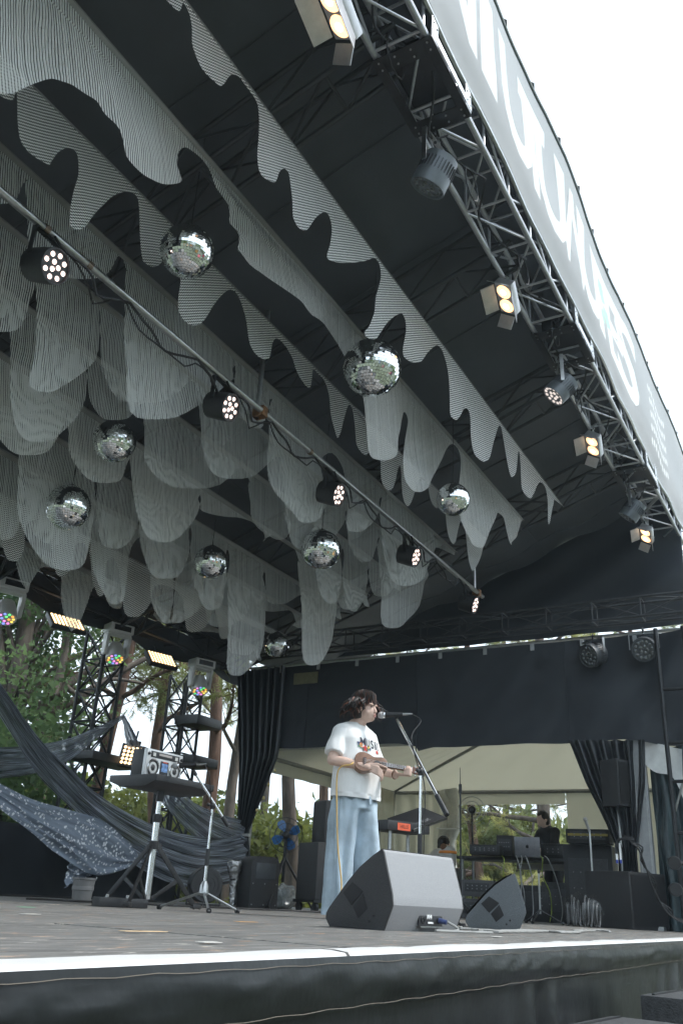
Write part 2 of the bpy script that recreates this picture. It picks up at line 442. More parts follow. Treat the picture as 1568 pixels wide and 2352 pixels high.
# roof rafters: flat trusses in the slope
RAFX = (1.35, 3.7, 6.05, 8.4, 10.7)
sl = Vector((0, RF_Y1 - 1.95, roofz(RF_Y1) - roofz(1.95))).normalized()
nrm = Vector((0, -sl.z, sl.y))
for k, x in enumerate(RAFX):
    t = thing('rafter_truss', ('dark rafter truss under the roof nearest the camera', 'second dark rafter truss under the roof', 'third dark rafter truss under the roof, above the mirror balls', 'fourth dark rafter truss under the roof', 'dark rafter truss beside the side wall gable')[k], 'truss', (x, 2.1, roofz(2.1)), group='rafter trusses under the roof')
    L = 6.7; hh = .34; inv = base_matrix(t).inverted()
    p0 = Vector((x, 2.0, roofz(2.0) - .0))
    for sx in (-.17, .17):
        for hz in (0, -hh):
            MB().cyl(p0 + Vector((sx, 0, 0)) + nrm * hz, p0 + Vector((sx, 0, 0)) + nrm * hz + sl * L, .022, n=8).build('chord', DARKTRUSS, t, world=True)
    nb = 12; b = L / nb
    dm = bar_mesh('brace', sl * b + nrm * hh, .012); dn = bar_mesh('brace', sl * b - nrm * hh, .012)
    rg = bar_mesh('rung', Vector((.34, 0, 0)), .013); dg_ = bar_mesh('brace', Vector((.34, 0, 0)) + sl * b, .012)
    for i in range(nb):
        o = inv @ (p0 + sl * (b * i))
        for sx in (-.17, .17):
            link('brace', dm if i % 2 == 0 else dn, DARKTRUSS, t, o + Vector((sx, 0, 0)) + nrm * (-hh if i % 2 == 0 else 0))
        link('rung', rg, DARKTRUSS, t, o + Vector((-.17, 0, 0)) - nrm * hh)
        link('brace', dg_, DARKTRUSS, t, o + Vector((-.17, 0, 0)) - nrm * hh)
# side truss along the gable foot
stt = thing('side_wall_truss', 'dark lattice truss lying along the top of the side wall', 'truss', (XW + .3, 5, 3.5))
box_truss(stt, (XW + .10, 1.4, 3.64), (0, 1, 0), 6.8, .26, .62, (0, 0, 1), .018, .009, M('grey_truss', (.03, .033, .037), .6, .1, var=.2))
# back eave truss
bt = thing('back_eave_truss', 'dark lattice truss along the rear eave carrying the moving heads', 'truss', (5, 8.4, 3.45))
box_truss(bt, (-2.6, 8.52, 3.40), (1, 0, 0), 14.2, .30, .7, (0, 0, 1), .022, .011, DARKTRUSS)

# ------------------------------------------------------------------ banner
BY = 1.60; BZ0, BZ1 = 5.60, 7.26
bn = thing('stage_banner', 'long white printed banner along the top front of the stage', 'banner', (5, BY, BZ0))
def ban(u, v):
    x = -2.6 + 17.6 * u; z = BZ0 + (BZ1 - BZ0) * v
    y = BY + .035 * noise.noise((x * .5, z * 1.1, 0)) + .012 * math.sin(x * 2.1 + z * 1.3)
    if v < .16: y += .03 * (1 - math.cos((.16 - v) / .16 * PI)) * (.4 + .6 * noise.noise((x * 1.3, 0, 0)))
    z += .018 * abs(math.sin(x / .62 * PI)) * (-1 if v > .97 else 0) + .012 * noise.noise((x * .8, 0, 5)) * v
    return Vector((x, y, z))
def banner_mat():
    m = bpy.data.materials.new('banner_vinyl'); m.use_nodes = True
    n = m.node_tree.nodes; l = m.node_tree.links; p = n['Principled BSDF']
    p.inputs['Roughness'].default_value = .85; p.inputs['Specular IOR Level'].default_value = .08
    ns = n.new('ShaderNodeTexNoise'); ns.inputs['Scale'].default_value = 1.5; ns.inputs['Detail'].default_value = 3
    r = n.new('ShaderNodeValToRGB'); r.color_ramp.elements[0].color = (.46, .47, .48, 1); r.color_ramp.elements[1].color = (.52, .53, .535, 1)
    l.new(ns.outputs['Fac'], r.inputs['Fac']); l.new(r.outputs['Color'], p.inputs['Base Color'])
    tr = n.new('ShaderNodeBsdfTranslucent'); tr.inputs['Color'].default_value = (.45, .47, .49, 1)
    mxs = n.new('ShaderNodeMixShader'); mxs.inputs['Fac'].default_value = .25
    l.new(p.outputs['BSDF'], mxs.inputs[1]); l.new(tr.outputs['BSDF'], mxs.inputs[2]); l.new(mxs.outputs['Shader'], n['Material Output'].inputs['Surface'])
    return m
PRINTW = M('banner_print_white', (.74, .75, .75), .85, var=.03, scale=2, spec=.08)
PRINTG = M('banner_print_green', (.45, .68, .55), .85, spec=.08, var=.1)
# the flat print is laid out in the plane of the sheet, then the whole sheet is hung with its folds
bp, bf, bk_ = [], [], []
def add_print(vs2, fs2, kind):
    o_ = len(bp); bp.extend(Vector(q) for q in vs2); bf.extend([i + o_ for i in f_] for f_ in fs2); bk_.extend([kind] * len(fs2))
NZ = 26; xs_ = np.linspace(-2.6, 15.0, 353); zs_ = np.linspace(BZ0, BZ1, NZ)
add_print([(-2.6, BZ0), (15.0, BZ0), (15.0, BZ1), (-2.6, BZ1)], [(0, 1, 2, 3)], 0)
for ch, (px_, py_), wd in (('N', (1040, 20), 1.0), ('I', (1118, 150), .4), ('U', (1190, 325), .95), ('T', (1232, 425), .85), ('U', (1272, 518), 1.0), ('W', (1320, 636), 1.35), ('U', (1361, 750), 1.0), ('F', (1396, 822), .9), ('E', (1424, 880), 1.0), ('S', (1452, 935), 1.2)):
    X = atY(px_, py_, BY).x; tmx = text_mesh(ch, 1.5, bold=.035); xx = [v.co.x for v in tmx.vertices]; k_ = wd * .86 / (max(xx) - min(xx))
    add_print([(X + v.co.x * k_, BZ0 + .80 + v.co.y) for v in tmx.vertices], [tuple(p_.vertices) for p_ in tmx.polygons], 1)
for k in range(9):           # waves of white dots near the far end
    X = atY(1500, 1040, BY).x + k * .15
    for q in range(5): add_print([(X + .05 * math.sin(j / 8 * 2 * PI), BZ0 + .32 + q * .21 + .06 * math.cos(j / 8 * 2 * PI) + .05 * math.sin(k * .9)) for j in range(8)], [tuple(range(7, -1, -1))], 1)
for k, (dx, z0, w_, h_) in enumerate(((0, 6.66, .34, .36), (.16, 6.40, .4, .3), (-.12, 6.24, .2, .2))):
    X = atY(1381, 625, BY).x + dx; add_print([(X - w_ / 2, z0), (X - w_ * .1, z0 - h_ * .4), (X + w_ / 2, z0 - h_ * .1), (X + w_ * .25, z0 + h_ * .5), (X - w_ * .3, z0 + h_ * .45)], [(0, 1, 2, 3, 4)], 2)
nb_ = len(bp); bp.extend(Vector((x, z)) for z in zs_ for x in xs_)
bV, _e, bF, _a, _b, oF = delaunay_2d_cdt(bp, [], bf, 1, 1e-4)
me = bpy.data.meshes.new('banner_sheet'); inv = base_matrix(bn).inverted()
me.from_pydata([tuple(inv @ ban((q.x + 2.6) / 17.6, (q.y - BZ0) / (BZ1 - BZ0))) for q in bV], [], [tuple(f_) for f_ in bF])
for mt_ in (banner_mat(), PRINTW, PRINTG): me.materials.append(mt_)
bA = np.array([(q.x, q.y) for q in bV]); cen = np.array([bA[list(f_)].mean(axis=0) for f_ in bF]); mi = np.zeros(len(bF), np.int32)
for f_, k_ in zip(bf, bk_):
    if k_:
        pl_ = [tuple(bp[i]) for i in f_]; x0_, x1_ = min(q[0] for q in pl_), max(q[0] for q in pl_)
        se = np.where((cen[:, 0] >= x0_) & (cen[:, 0] <= x1_))[0]; se = se[poly_in(cen[se], pl_)]; mi[se] = np.maximum(mi[se], k_)
me.polygons.foreach_set('material_index', mi)
me.shade_smooth(); link('banner_sheet', me, None, bn)
# dark top hem with lashings
pts = [ban(i / 120, 1.0) + Vector((0, 0, .012)) for i in range(121)]
MB().tube(pts, .022, 6).build('top_hem', M('hem_grey', (.09, .11, .11), .6), bn, world=True)
for i in range(24):
    p = ban((i + .5) / 24, 1.0); MB().tube([p + Vector((-.05, -.0, .03)), p + Vector((0, -.02, .06)), p + Vector((.06, 0, .035))], .014, 5).build('lashing', BLACKPL, bn, world=True)
pts = [ban(i / 90, 0.0) + Vector((0, .02, -.005)) for i in range(91)]
MB().tube(pts, .02, 6).build('bottom_pipe', STEEL, bn, world=True)

# ------------------------------------------------------------------ side wall: valance, curtains, clips
sw = thing('side_wall_drape', 'wide black drape across the far side of the stage above the tent opening', 'drape', (XW, 5, 2))
def sval(u, v):
    y = .9 + 7.15 * u; zb = 2.07 + .03 * noise.noise((y * 1.5, 0, 0)) + (.07 if y > 5.1 else 0) - .05 * max(0, 1 - abs(y - 5.1) * 4) - .12 * max(0, (2.4 - y))
    z = 3.37 - (3.37 - zb) * v
    amp = .008 + .06 * max(0, 1 - (y - .9) / 1.9)
    x = XW + amp * math.sin(y * 9 + z * 5) + .03 * noise.noise((y * .9 + z * .7, z * 1.6 - y * .5, 8)) + .012 * noise.noise((y * 4 + z * 3, z * 4, 6)) + .02 * noise.noise((y * 1.4, z * .8, 2)) + (.02 * math.sin(v * 9) if y < 3 else 0)
    if abs(y - 2.25) < .3: x -= .04 * (1 - abs(y - 2.25) / .3) * min(1, v * 1.2)
    return (x, y, z)
MB().grid(sval, 170, 36).build('drape_sheet', DARKFAB, sw, world=True, smooth=80)
for i, y in enumerate((5.1, 3.0, 6.9)):      # sewn seams of the drape
    MB().tube([Vector(sval((y - .9) / 7.15, v / 20)) + Vector((-.006, 0, 0)) for v in range(21)], .006, 5).build('seam', DARKFAB, sw, world=True)
MB().cyl((XW + .04, .9, 3.40), (XW + .04, 8.0, 3.40), .024, n=8).build('drape_pipe', STEEL, sw, world=True)
for i in range(9):
    y = 2.1 + i * .66
    MB().box((XW - .03, y, 3.32), (.012, .05, .085)).build('clip', M('grey_clip', (.35, .36, .37), .5), sw, world=True)
MB().box((XW - .06, atX(708, 1541, XW).y, 3.15), (.012, .42, .17)).build('paper_notice', M('dim_yellow', (.17, .16, .09), .7), sw, world=True)
# gathered curtains at both ends of the opening (pixel outlines set on the wall plane)
def curtain(name, label, left, right, X, pleats, mt, tie=None):
    t = thing(name, label, 'curtain', (X, left[-1][0], 0), group='gathered black curtains')
    n = len(left)
    def f(u, v):
        k = min(int(v * (n - 1)), n - 2); q = v * (n - 1) - k
        a = [left[k][i] * (1 - q) + left[k + 1][i] * q for i in (0, 1)]; b = [right[k][i] * (1 - q) + right[k + 1][i] * q for i in (0, 1)]
        wdt = abs(b[0] - a[0])
        x = X + (.02 + .035 * min(1, wdt)) * math.sin(u * pleats * 2 * PI + 1.5 * noise.noise((u * 4, v * 2, 1))) + .02 * noise.noise((u * 7, v * 4, 0))
        return (x, a[0] + (b[0] - a[0]) * u, a[1] + (b[1] - a[1]) * u)
    MB().grid(f, 90, 26).build('curtain_sheet', mt, t, world=True, smooth=80)
    return t
def yz(px, py, X): p = atX(px, py, X); return (p.y, p.z)
Xc = XW - .05
c1 = curtain('gathered_curtain', 'gathered black curtain tied back at the rear corner of the side opening',
        [yz(545, 1545, Xc), yz(548, 1740, Xc), yz(545, 1915, Xc), yz(530, 2090, Xc)],
        [yz(655, 1530, Xc), yz(640, 1735, Xc), yz(570, 1915, Xc), yz(590, 2085, Xc)], Xc, 7, BLACKPVC)
MB().box(atX(558, 1918, Xc - .06), (.06, .22, .035)).build('tie_band', M('pale_tape', (.45, .45, .44), .6), c1, world=True)
for (px, py) in ((632, 1770), (617, 1803), (606, 1833), (590, 1862)):
    p = atX(px, py, Xc - .07); MB().lathe([(.018, 0), (.026, .004), (.018, .008)], 10, rot_to((-1, 0, 0)), p).build('eyelet', M('brass', (.45, .35, .16), .35, 1.0), c1, world=True)
c2 = curtain('gathered_curtain', 'gathered black curtain slanting down behind the stand-mounted speaker',
        [yz(1305, 1700, Xc), yz(1345, 1800, Xc), yz(1390, 1890, Xc), yz(1420, 1960, Xc), yz(1420, 2060, Xc)],
        [yz(1480, 1700, Xc), yz(1480, 1800, Xc), yz(1470, 1890, Xc), yz(1462, 1960, Xc), yz(1470, 2060, Xc)], Xc, 6, BLACKPVC)

# ------------------------------------------------------------------ white tent behind the side opening
XT0, XT1 = 11.35, 16.2
ec = atX(905, 1818, XT1)                      # far left eave corner
YT1 = ec.y; ZTE = ec.z; YT0 = -1.2
tm_ = bpy.data.materials.new('tent_fabric'); tm_.use_nodes = True
n = tm_.node_tree.nodes; l = tm_.node_tree.links; p = n['Principled BSDF']; p.inputs['Base Color'].default_value = (.60, .58, .49, 1); p.inputs['Roughness'].default_value = .7
tr = n.new('ShaderNodeBsdfTranslucent'); tr.inputs['Color'].default_value = (.52, .50, .38, 1); ms = n.new('ShaderNodeMixShader'); ms.inputs['Fac'].default_value = .25
l.new(p.outputs['BSDF'], ms.inputs[1]); l.new(tr.outputs['BSDF'], ms.inputs[2]); l.new(ms.outputs['Shader'], n['Material Output'].inputs['Surface'])
tent = thing('white_tent', 'white frame tent behind the side opening of the stage', 'tent', (13.5, 3, GROUND))
apex = Vector(((XT0 + XT1) / 2, (YT0 + YT1) / 2, ZTE + 1.35))
def hip(a, b, c, pl):
    a, b, c = Vector(a), Vector(b), Vector(c)
    def f(u, v):
        p = (a.lerp(b, u)).lerp(c, v * .999); s = -.10 * math.sin(PI * v) * math.sin(PI * u)
        s += .018 * math.sin(u * pl * 2 * PI + v * 4) * (1 - v) * v * 4
        return p + Vector((0, 0, s))
    return MB().grid(f, 60, 16)
Cn = [(XT0, YT0, ZTE), (XT1, YT0, ZTE), (XT1, YT1, ZTE), (XT0, YT1, ZTE)]
for i in range(4): hip(Cn[i], Cn[(i + 1) % 4], apex, 9).build('roof_panel', tm_, tent, world=True, smooth=80)
FRAME = M('tent_frame', (.30, .30, .29), .45, .6)
for i in range(4):
    a, b = Vector(Cn[i]), Vector(Cn[(i + 1) % 4])
    if i != 3: MB().cyl(a - Vector((0, 0, .03)), b - Vector((0, 0, .03)), .035, n=8).build('eave_pole', FRAME, tent, world=True)
    MB().cyl(a, apex - Vector((0, 0, .04)), .03, n=8).build('rafter_pole', FRAME, tent, world=True)
    MB().cyl(a, (a.x, a.y, GROUND), .035, n=8).build('leg', FRAME, tent, world=True)
# valance strip under the eaves, and the far wall with its window opening
def wallstrip(a, b, z1, z0, pl=10, amp=.03, push=0.):
    a, b = Vector(a), Vector(b)
    nx = Vector((b.y - a.y, a.x - b.x)).normalized()
    def f(u, v):
        p = a.lerp(b, u); s = amp * math.sin(u * pl * 2 * PI + 1.2 * noise.noise((u * 5, v * 2, 0))) * (.3 + .7 * v) + push * v
        return (p.x + nx.x * s, p.y + nx.y * s, z1 + (z0 - z1) * v)
    return MB().grid(f, 80, 10)
wl = atX(1050, 1850, XT1).y; wr = atX(1298, 1850, XT1).y; wt = atX(1180, 1848, XT1).z
wallstrip((XT1, wl), (XT1, wr), ZTE - .02, wt, 3, .01).build('wall_panel', tm_, tent, world=True, smooth=80)
wallstrip((XT1, YT1), (XT1, wl + .02), ZTE - .02, GROUND, 5, .06).build('wall_panel', tm_, tent, world=True, smooth=80)
wallstrip((XT1, wr - .02), (XT1, YT0), ZTE - .02, GROUND, 6, .04).build('wall_panel', tm_, tent, world=True, smooth=80)
wallstrip((XT0 + .1, YT1), (XT1, YT1), ZTE - .02, ZTE - .25, 8, .015).build('wall_panel', tm_, tent, world=True, smooth=80)
wallstrip((XT1 - 2.6, YT1 - .05), (XT1 - .1, YT1 - .05), ZTE - .02, GROUND, 8, .05).build('wall_panel', tm_, tent, world=True, smooth=80)
# bunched wall sheet tied at the window side
bs = thing('bunched_tent_sheet', 'pale tent wall sheet rolled and tied beside the window opening', 'tent sheet', (XT1 - .3, wl, GROUND))
pts = [atX(1030, 1815, XT1 - .35), atX(1038, 1860, XT1 - .35), atX(1034, 1905, XT1 - .4), atX(1026, 1950, XT1 - .4), atX(1028, 2010, XT1 - .4), atX(1030, 2080, XT1 - .4)]
mb = MB()
for q in range(5):
    pp = cat_rom([Vector(p) + Vector((.06 * math.sin(q * 2.4), .09 * math.cos(q * 1.9), 0)) for p in pts], 4)
    mb.tube(pp, [.10 + .03 * math.sin(i * .9 + q) for i in range(len(pp))], 10)
mb.build('rolled_sheet', M('pale_sheet', (.62, .61, .56), .6, var=.12), bs, world=True, smooth=80)
MB().tube([pts[2] + Vector((-.16, .2, 0)), pts[2] + Vector((-.2, 0, -.01)), pts[2] + Vector((-.16, -.3, .0))], .012, 6).build('tie_cord', WHITEV, bs, world=True)
# ------------------------------------------------------------------ hanging fabric strips
def px(P):
    d = Vector(P) - EYE; f = d.dot(FWD); return (784 + FPX * d.dot(RIGHT) / f, 1176 - FPX * d.dot(UP) / f)
def stripe_mat(name, c, period, duty, gap_alpha, slant=0.12, thread=.93):
    m = bpy.data.materials.new(name); m.use_nodes = True
    n = m.node_tree.nodes; l = m.node_tree.links; p = n['Principled BSDF']; p.inputs['Roughness'].default_value = .8
    p.inputs['Specular IOR Level'].default_value = .15
    g = n.new('ShaderNodeNewGeometry'); s = n.new('ShaderNodeSeparateXYZ'); l.new(g.outputs['Position'], s.inputs[0])
    no = n.new('ShaderNodeTexNoise'); no.inputs['Scale'].default_value = 2.2; no.inputs['Detail'].default_value = 2; l.new(g.outputs['Position'], no.inputs['Vector'])
    def math_(op, a, b):
        q = n.new('ShaderNodeMath'); q.operation = op
        for i, v in enumerate((a, b)):
            if v is None: continue
            if isinstance(v, (int, float)): q.inputs[i].default_value = v
            else: l.new(v, q.inputs[i])
        return q.outputs[0]
    zx = math_('MULTIPLY', s.outputs['Z'], slant)
    x = math_('ADD', s.outputs['X'], zx); wob = math_('MULTIPLY', no.outputs['Fac'], .06)
    x = math_('ADD', x, wob); ph = math_('DIVIDE', x, period)
    fr = math_('FRACT', ph, None)
    # thread density changes slowly along the cloth
    n2 = n.new('ShaderNodeTexNoise'); n2.noise_dimensions = '1D'; n2.inputs['Scale'].default_value = 28; l.new(x, n2.inputs['W'])
    du = math_('ADD', math_('MULTIPLY', n2.outputs['Fac'], .5), duty - .25)
    on = math_('LESS_THAN', fr, du)
    al = math_('ADD', math_('MULTIPLY', on, thread - gap_alpha), gap_alpha)
    r = n.new('ShaderNodeMix'); r.data_type = 'RGBA'; l.new(on, r.inputs['Factor'])
    r.inputs['A'].default_value = (c[0] * .40, c[1] * .42, c[2] * .43, 1); r.inputs['B'].default_value = tuple(c) + (1,)
    l.new(r.outputs['Result'], p.inputs['Base Color'])
    t = n.new('ShaderNodeBsdfTransparent'); tl = n.new('ShaderNodeBsdfTranslucent'); tl.inputs['Color'].default_value = tuple(c) + (1,)
    m0 = n.new('ShaderNodeMixShader'); m0.inputs['Fac'].default_value = .42; l.new(p.outputs['BSDF'], m0.inputs[1]); l.new(tl.outputs['BSDF'], m0.inputs[2])
    m1 = n.new('ShaderNodeMixShader'); l.new(al, m1.inputs['Fac']); l.new(t.outputs['BSDF'], m1.inputs[1]); l.new(m0.outputs['Shader'], m1.inputs[2])
    l.new(m1.outputs['Shader'], n['Material Output'].inputs['Surface'])
    return m
def hound_mat():
    m = bpy.data.materials.new('houndstooth_cloth'); m.use_nodes = True
    n = m.node_tree.nodes; l = m.node_tree.links; p = n['Principled BSDF']; p.inputs['Roughness'].default_value = .8; p.inputs['Specular IOR Level'].default_value = .15
    g = n.new('ShaderNodeNewGeometry'); mp = n.new('ShaderNodeMapping'); mp.inputs['Rotation'].default_value = (0, .10, 0); mp.inputs['Location'].default_value = (0, .5 / 87, 0); mp.inputs['Scale'].default_value = (.56, 0, 1)
    l.new(g.outputs['Position'], mp.inputs['Vector'])
    ck = n.new('ShaderNodeTexChecker'); ck.inputs['Scale'].default_value = 92; ck.inputs['Color1'].default_value = (.88, .88, .87, 1); ck.inputs['Color2'].default_value = (.05, .055, .06, 1)
    l.new(mp.outputs['Vector'], ck.inputs['Vector']); l.new(ck.outputs['Color'], p.inputs['Base Color'])
    tl = n.new('ShaderNodeBsdfTranslucent'); l.new(ck.outputs['Color'], tl.inputs['Color']); m0 = n.new('ShaderNodeMixShader'); m0.inputs['Fac'].default_value = .25
    l.new(p.outputs['BSDF'], m0.inputs[1]); l.new(tl.outputs['BSDF'], m0.inputs[2]); l.new(m0.outputs['Shader'], n['Material Output'].inputs['Surface'])
    return m
STRB = stripe_mat('striped_cloth_bright', (.86, .87, .86), .0200, .66, .22, .30)
STRD = stripe_mat('striped_cloth_sheer', (.84, .86, .855), .0185, .56, .10, .12, .80)
HOUND = hound_mat()
TAPE = M('header_tape', (.30, .30, .285), .8, var=.08, scale=9)
def cloth_strip(label, Y, r, xend, prof, mt, amp, seed, x0=-2.3):
    zt = EYE.z + r * Y
    t = thing('fabric_strip', label, 'fabric strip', (4, Y, zt), group='fabric strips hanging under the roof')
    b = []
    for q in prof:
        p = atY(q[0], q[1], Y); b.append((p.x, min(p.z, zt - .03)))
    # go on beyond the left of the picture with lobes like the ones in view
    rs = random.Random(seed); x = b[0][0] - .02; ext = [(x, b[0][1] - .10), (x - .18, b[0][1] - .12), (x - .36, b[0][1] + .06)]; x -= .48
    while x > x0 + .5:
        wd = rs.uniform(.35, .6); h = rs.uniform(.45, .9)
        ext += [(x, zt - .18), (x - .08, zt - h * .6), (x - wd * .45, zt - h), (x - wd * .85, zt - h * .6), (x - wd, zt - .16)]
        x -= wd + rs.uniform(.1, .25)
    ext.append((x0, zt - .2)); ext.reverse()
    b = [tuple(q) for q in cat_rom(ext + b, 3)]
    b = [(q[0], min(q[1], zt - .02)) for q in b]
    poly = [(xend, zt), (x0, zt)] + b
    pts = [Vector(q) for q in poly]
    xs = np.arange(x0 + .05, xend, .14); zs = np.arange(min(q[1] for q in poly), zt - .05, .13)
    G = np.array([(a + (.07 if k % 2 else 0), c) for k, c in enumerate(zs) for a in xs]); G = G[poly_in(G, poly)]
    allp = pts + [Vector(q) for q in G]
    V, Ed, F, *_ = delaunay_2d_cdt(allp, [], [list(range(len(pts)))], 1, 1e-5)
    bx = [atY(x_, y_, Y).x for x_, y_ in ((455, 360), (640, 650))] if seed == 12 else None
    def crease(x, z, d):
        e_ = .012 * math.sin(x * 21 + 3 * noise.noise((x * 2, z * 2, seed))) * min(1, d * 2) * max(0, noise.noise((x * .7, 3, seed)) + .3)
        if bx and bx[0] < x < bx[1]: e_ += .022 * math.sin(d * 36 + x * 6) * math.sin(PI * (x - bx[0]) / (bx[1] - bx[0]))
        return e_
    vv = []
    for q in V:
        d = zt - q.y; k = min(1, d * 1.6)
        dy = crease(q.x, q.y, d) + amp * k * (noise.noise((q.x * 1.1, q.y * .8, seed)) + .55 * noise.noise((q.x * 3.2 + q.y, q.y * 1.1, seed + 9)))
        vv.append((q.x, Y + dy, q.y))
    Va = np.array([(q.x, q.y) for q in V]); Fa = np.array([f for f in F if len(f) == 3])
    keep = Fa[poly_in(Va[Fa].mean(axis=1), poly)].tolist()
    mb = MB(); mb.add(vv, keep)
    mb.build('cloth', mt, t, world=True, smooth=80, fix=False)
    # header tape sewn to a taut line
    tp = MB(); nn = 60
    def f(u, v): x = x0 + (xend - x0) * u; return (x, Y - .004 + .006 * noise.noise((x * 2, v, seed)), zt + .012 - .05 * v - .012 * math.sin(u * PI) )
    if mt is not HOUND: tp.grid(f, nn, 2).build('header_tape', TAPE, t, world=True, smooth=80)
    MB().cyl((x0, Y, zt + .01), (xend + .08, Y, zt + .01), .006, n=5).build('support_line', M('line_grey', (.2, .2, .2), .6), t, world=True)
    return t
def lobes(Y, r, xend, L, gap=24):
    zt = EYE.z + r * Y
    a = px((1.0, Y, zt)); b_ = px((9.5, Y, zt)); k = (b_[1] - a[1]) / (b_[0] - a[0])
    line = lambda x: a[1] + k * (x - a[0])
    out = []
    for i, (xl, xr, tip) in enumerate(L):
        h = tip[1] - line(xl); w_ = xr - xl
        out += [(xl - 9, line(xl) + gap), (xl - 4, line(xl) + gap + .30 * (h - gap)), (xl, line(xl) + gap + .64 * (h - gap)), (tip[0] - .28 * w_, tip[1] - .05 * h), (tip[0], tip[1]), (tip[0] + .26 * w_, tip[1] - .04 * h), (max(tip[0] + .36 * w_, xr - .06 * w_), tip[1] - .22 * h), (xr + 4, line(xr) + max(gap, .35 * (tip[1] - line(xr))))]
        nx = L[i + 1][0] if i + 1 < len(L) else None
        m_ = xr + 14 if nx is None else .5 * (xr + nx)
        out.append((m_, line(m_) + gap * .8))
    e = px((xend, Y, zt)); out.append((e[0], e[1] + 10))
    # keep x from running backwards between lobes
    return out
A_ = [(422, 0), (435, 30), (442, 65), (442, 100), (452, 132), (467, 160), (492, 187), (505, 197), (515, 192), (530, 172), (550, 162), (567, 177), (582, 205), (592, 240), (596, 280), (595, 320), (592, 360), (597, 395), (612, 412), (630, 419), (637, 410), (642, 395), (652, 387), (662, 397), (667, 425), (672, 465), (674, 495), (682, 515), (695, 527), (707, 527), (715, 515), (727, 497), (745, 487), (757, 497), (764, 525), (762, 560), (756, 592), (790, 603), (835, 600), (859, 593), (871, 608), (874, 638), (866, 678), (864, 718), (854, 748), (844, 760), (849, 773), (869, 777), (879, 763), (894, 738), (919, 720), (929, 728), (934, 758), (931, 808), (944, 825), (959, 832), (974, 825), (989, 803), (1004, 793), (1016, 808), (1026, 848), (1029, 888), (1029, 948), (1041, 965), (1049, 960), (1059, 943), (1071, 938), (1081, 958), (1084, 1018), (1094, 1048), (1111, 1060), (1124, 1050), (1134, 1013), (1144, 980), (1151, 983), (1159, 1028), (1166, 1088), (1176, 1095), (1184, 1078), (1189, 1038), (1193, 1048), (1196, 1108), (1206, 1138), (1219, 1144), (1229, 1128), (1239, 1108), (1251, 1118), (1257, 1150), (1261, 1205), (1266, 1180), (1272, 1148)]
B_ = [(-40, 190), (0, 213), (35, 213), (60, 200), (90, 188), (115, 182), (137, 190), (160, 200), (185, 222), (210, 240), (225, 265), (245, 290), (255, 310), (262, 340), (270, 370), (290, 395), (320, 415), (360, 427), (395, 425), (412, 418), (410, 400), (405, 380), (408, 355), (413, 345), (425, 338), (440, 345), (460, 362), (476, 385), (500, 430), (530, 490), (537, 520), (550, 555), (552, 580), (562, 602), (590, 628), (640, 657), (680, 692), (700, 717), (740, 742), (770, 772), (795, 815), (820, 870), (835, 915), (838, 960), (843, 1010), (850, 1040), (870, 1055), (900, 1055), (913, 1040), (916, 1010), (922, 985), (926, 960), (932, 945), (940, 955), (942, 975), (935, 1010), (928, 1050), (925, 1090), (930, 1110), (945, 1125), (965, 1130), (985, 1120), (1000, 1090), (1010, 1065), (1020, 1035), (1035, 1020), (1050, 1030), (1057, 1060), (1055, 1130), (1060, 1180), (1072, 1225), (1085, 1250), (1100, 1258), (1113, 1250), (1125, 1210), (1135, 1185), (1143, 1178), (1153, 1190), (1158, 1225), (1165, 1252), (1180, 1240), (1190, 1225)]
C_ = [(38, 210), (40, 240), (40, 280), (48, 325), (75, 355), (112, 377), (120, 370), (135, 350), (155, 339), (172, 345), (180, 360), (182, 400), (172, 440), (164, 495), (168, 520), (185, 527), (200, 515), (220, 490), (250, 460), (270, 445), (295, 440), (315, 452), (320, 485), (322, 540), (327, 590), (335, 605), (350, 613), (367, 608), (385, 590), (400, 585), (412, 600), (420, 643), (418, 688), (425, 720), (445, 740), (460, 744), (475, 733), (495, 698), (515, 673), (530, 665), (545, 673), (555, 698), (567, 738), (575, 788), (595, 818), (615, 825), (622, 813), (627, 788), (635, 777), (650, 788), (670, 818), (682, 853), (700, 883), (712, 890), (716, 868), (720, 838), (732, 838), (745, 863), (755, 908), (757, 953), (765, 988), (775, 1004), (784, 998), (790, 960), (800, 930), (808, 932), (815, 980), (820, 1020), (835, 1045), (845, 1038), (852, 1000), (862, 1010), (870, 1055), (872, 1100), (885, 1125), (903, 1120), (914, 1075), (920, 1075), (925, 1130), (935, 1160), (945, 1155), (957, 1120), (968, 1085), (980, 1095), (990, 1150), (1003, 1168), (1012, 1150), (1020, 1160), (1028, 1215), (1040, 1250), (1050, 1220), (1058, 1195), (1068, 1215), (1076, 1290), (1090, 1310), (1103, 1280), (1108, 1262)]
def YR(Y): return Y, 5.89 / Y - .344
Y, r = YR(2.77); cloth_strip('front black and white houndstooth strip with dripping lower edge', Y, r, 10.42, A_, HOUND, .05, 11)
Y, r = YR(3.27); cloth_strip('second strip, white striped cloth bunched midway behind the houndstooth', Y, r, 10.28, B_, STRB, .09, 12)
Y, r = YR(3.80); cloth_strip('third strip, houndstooth cloth behind the smaller front mirror ball', Y, r, 10.3, C_, HOUND, .05, 13)
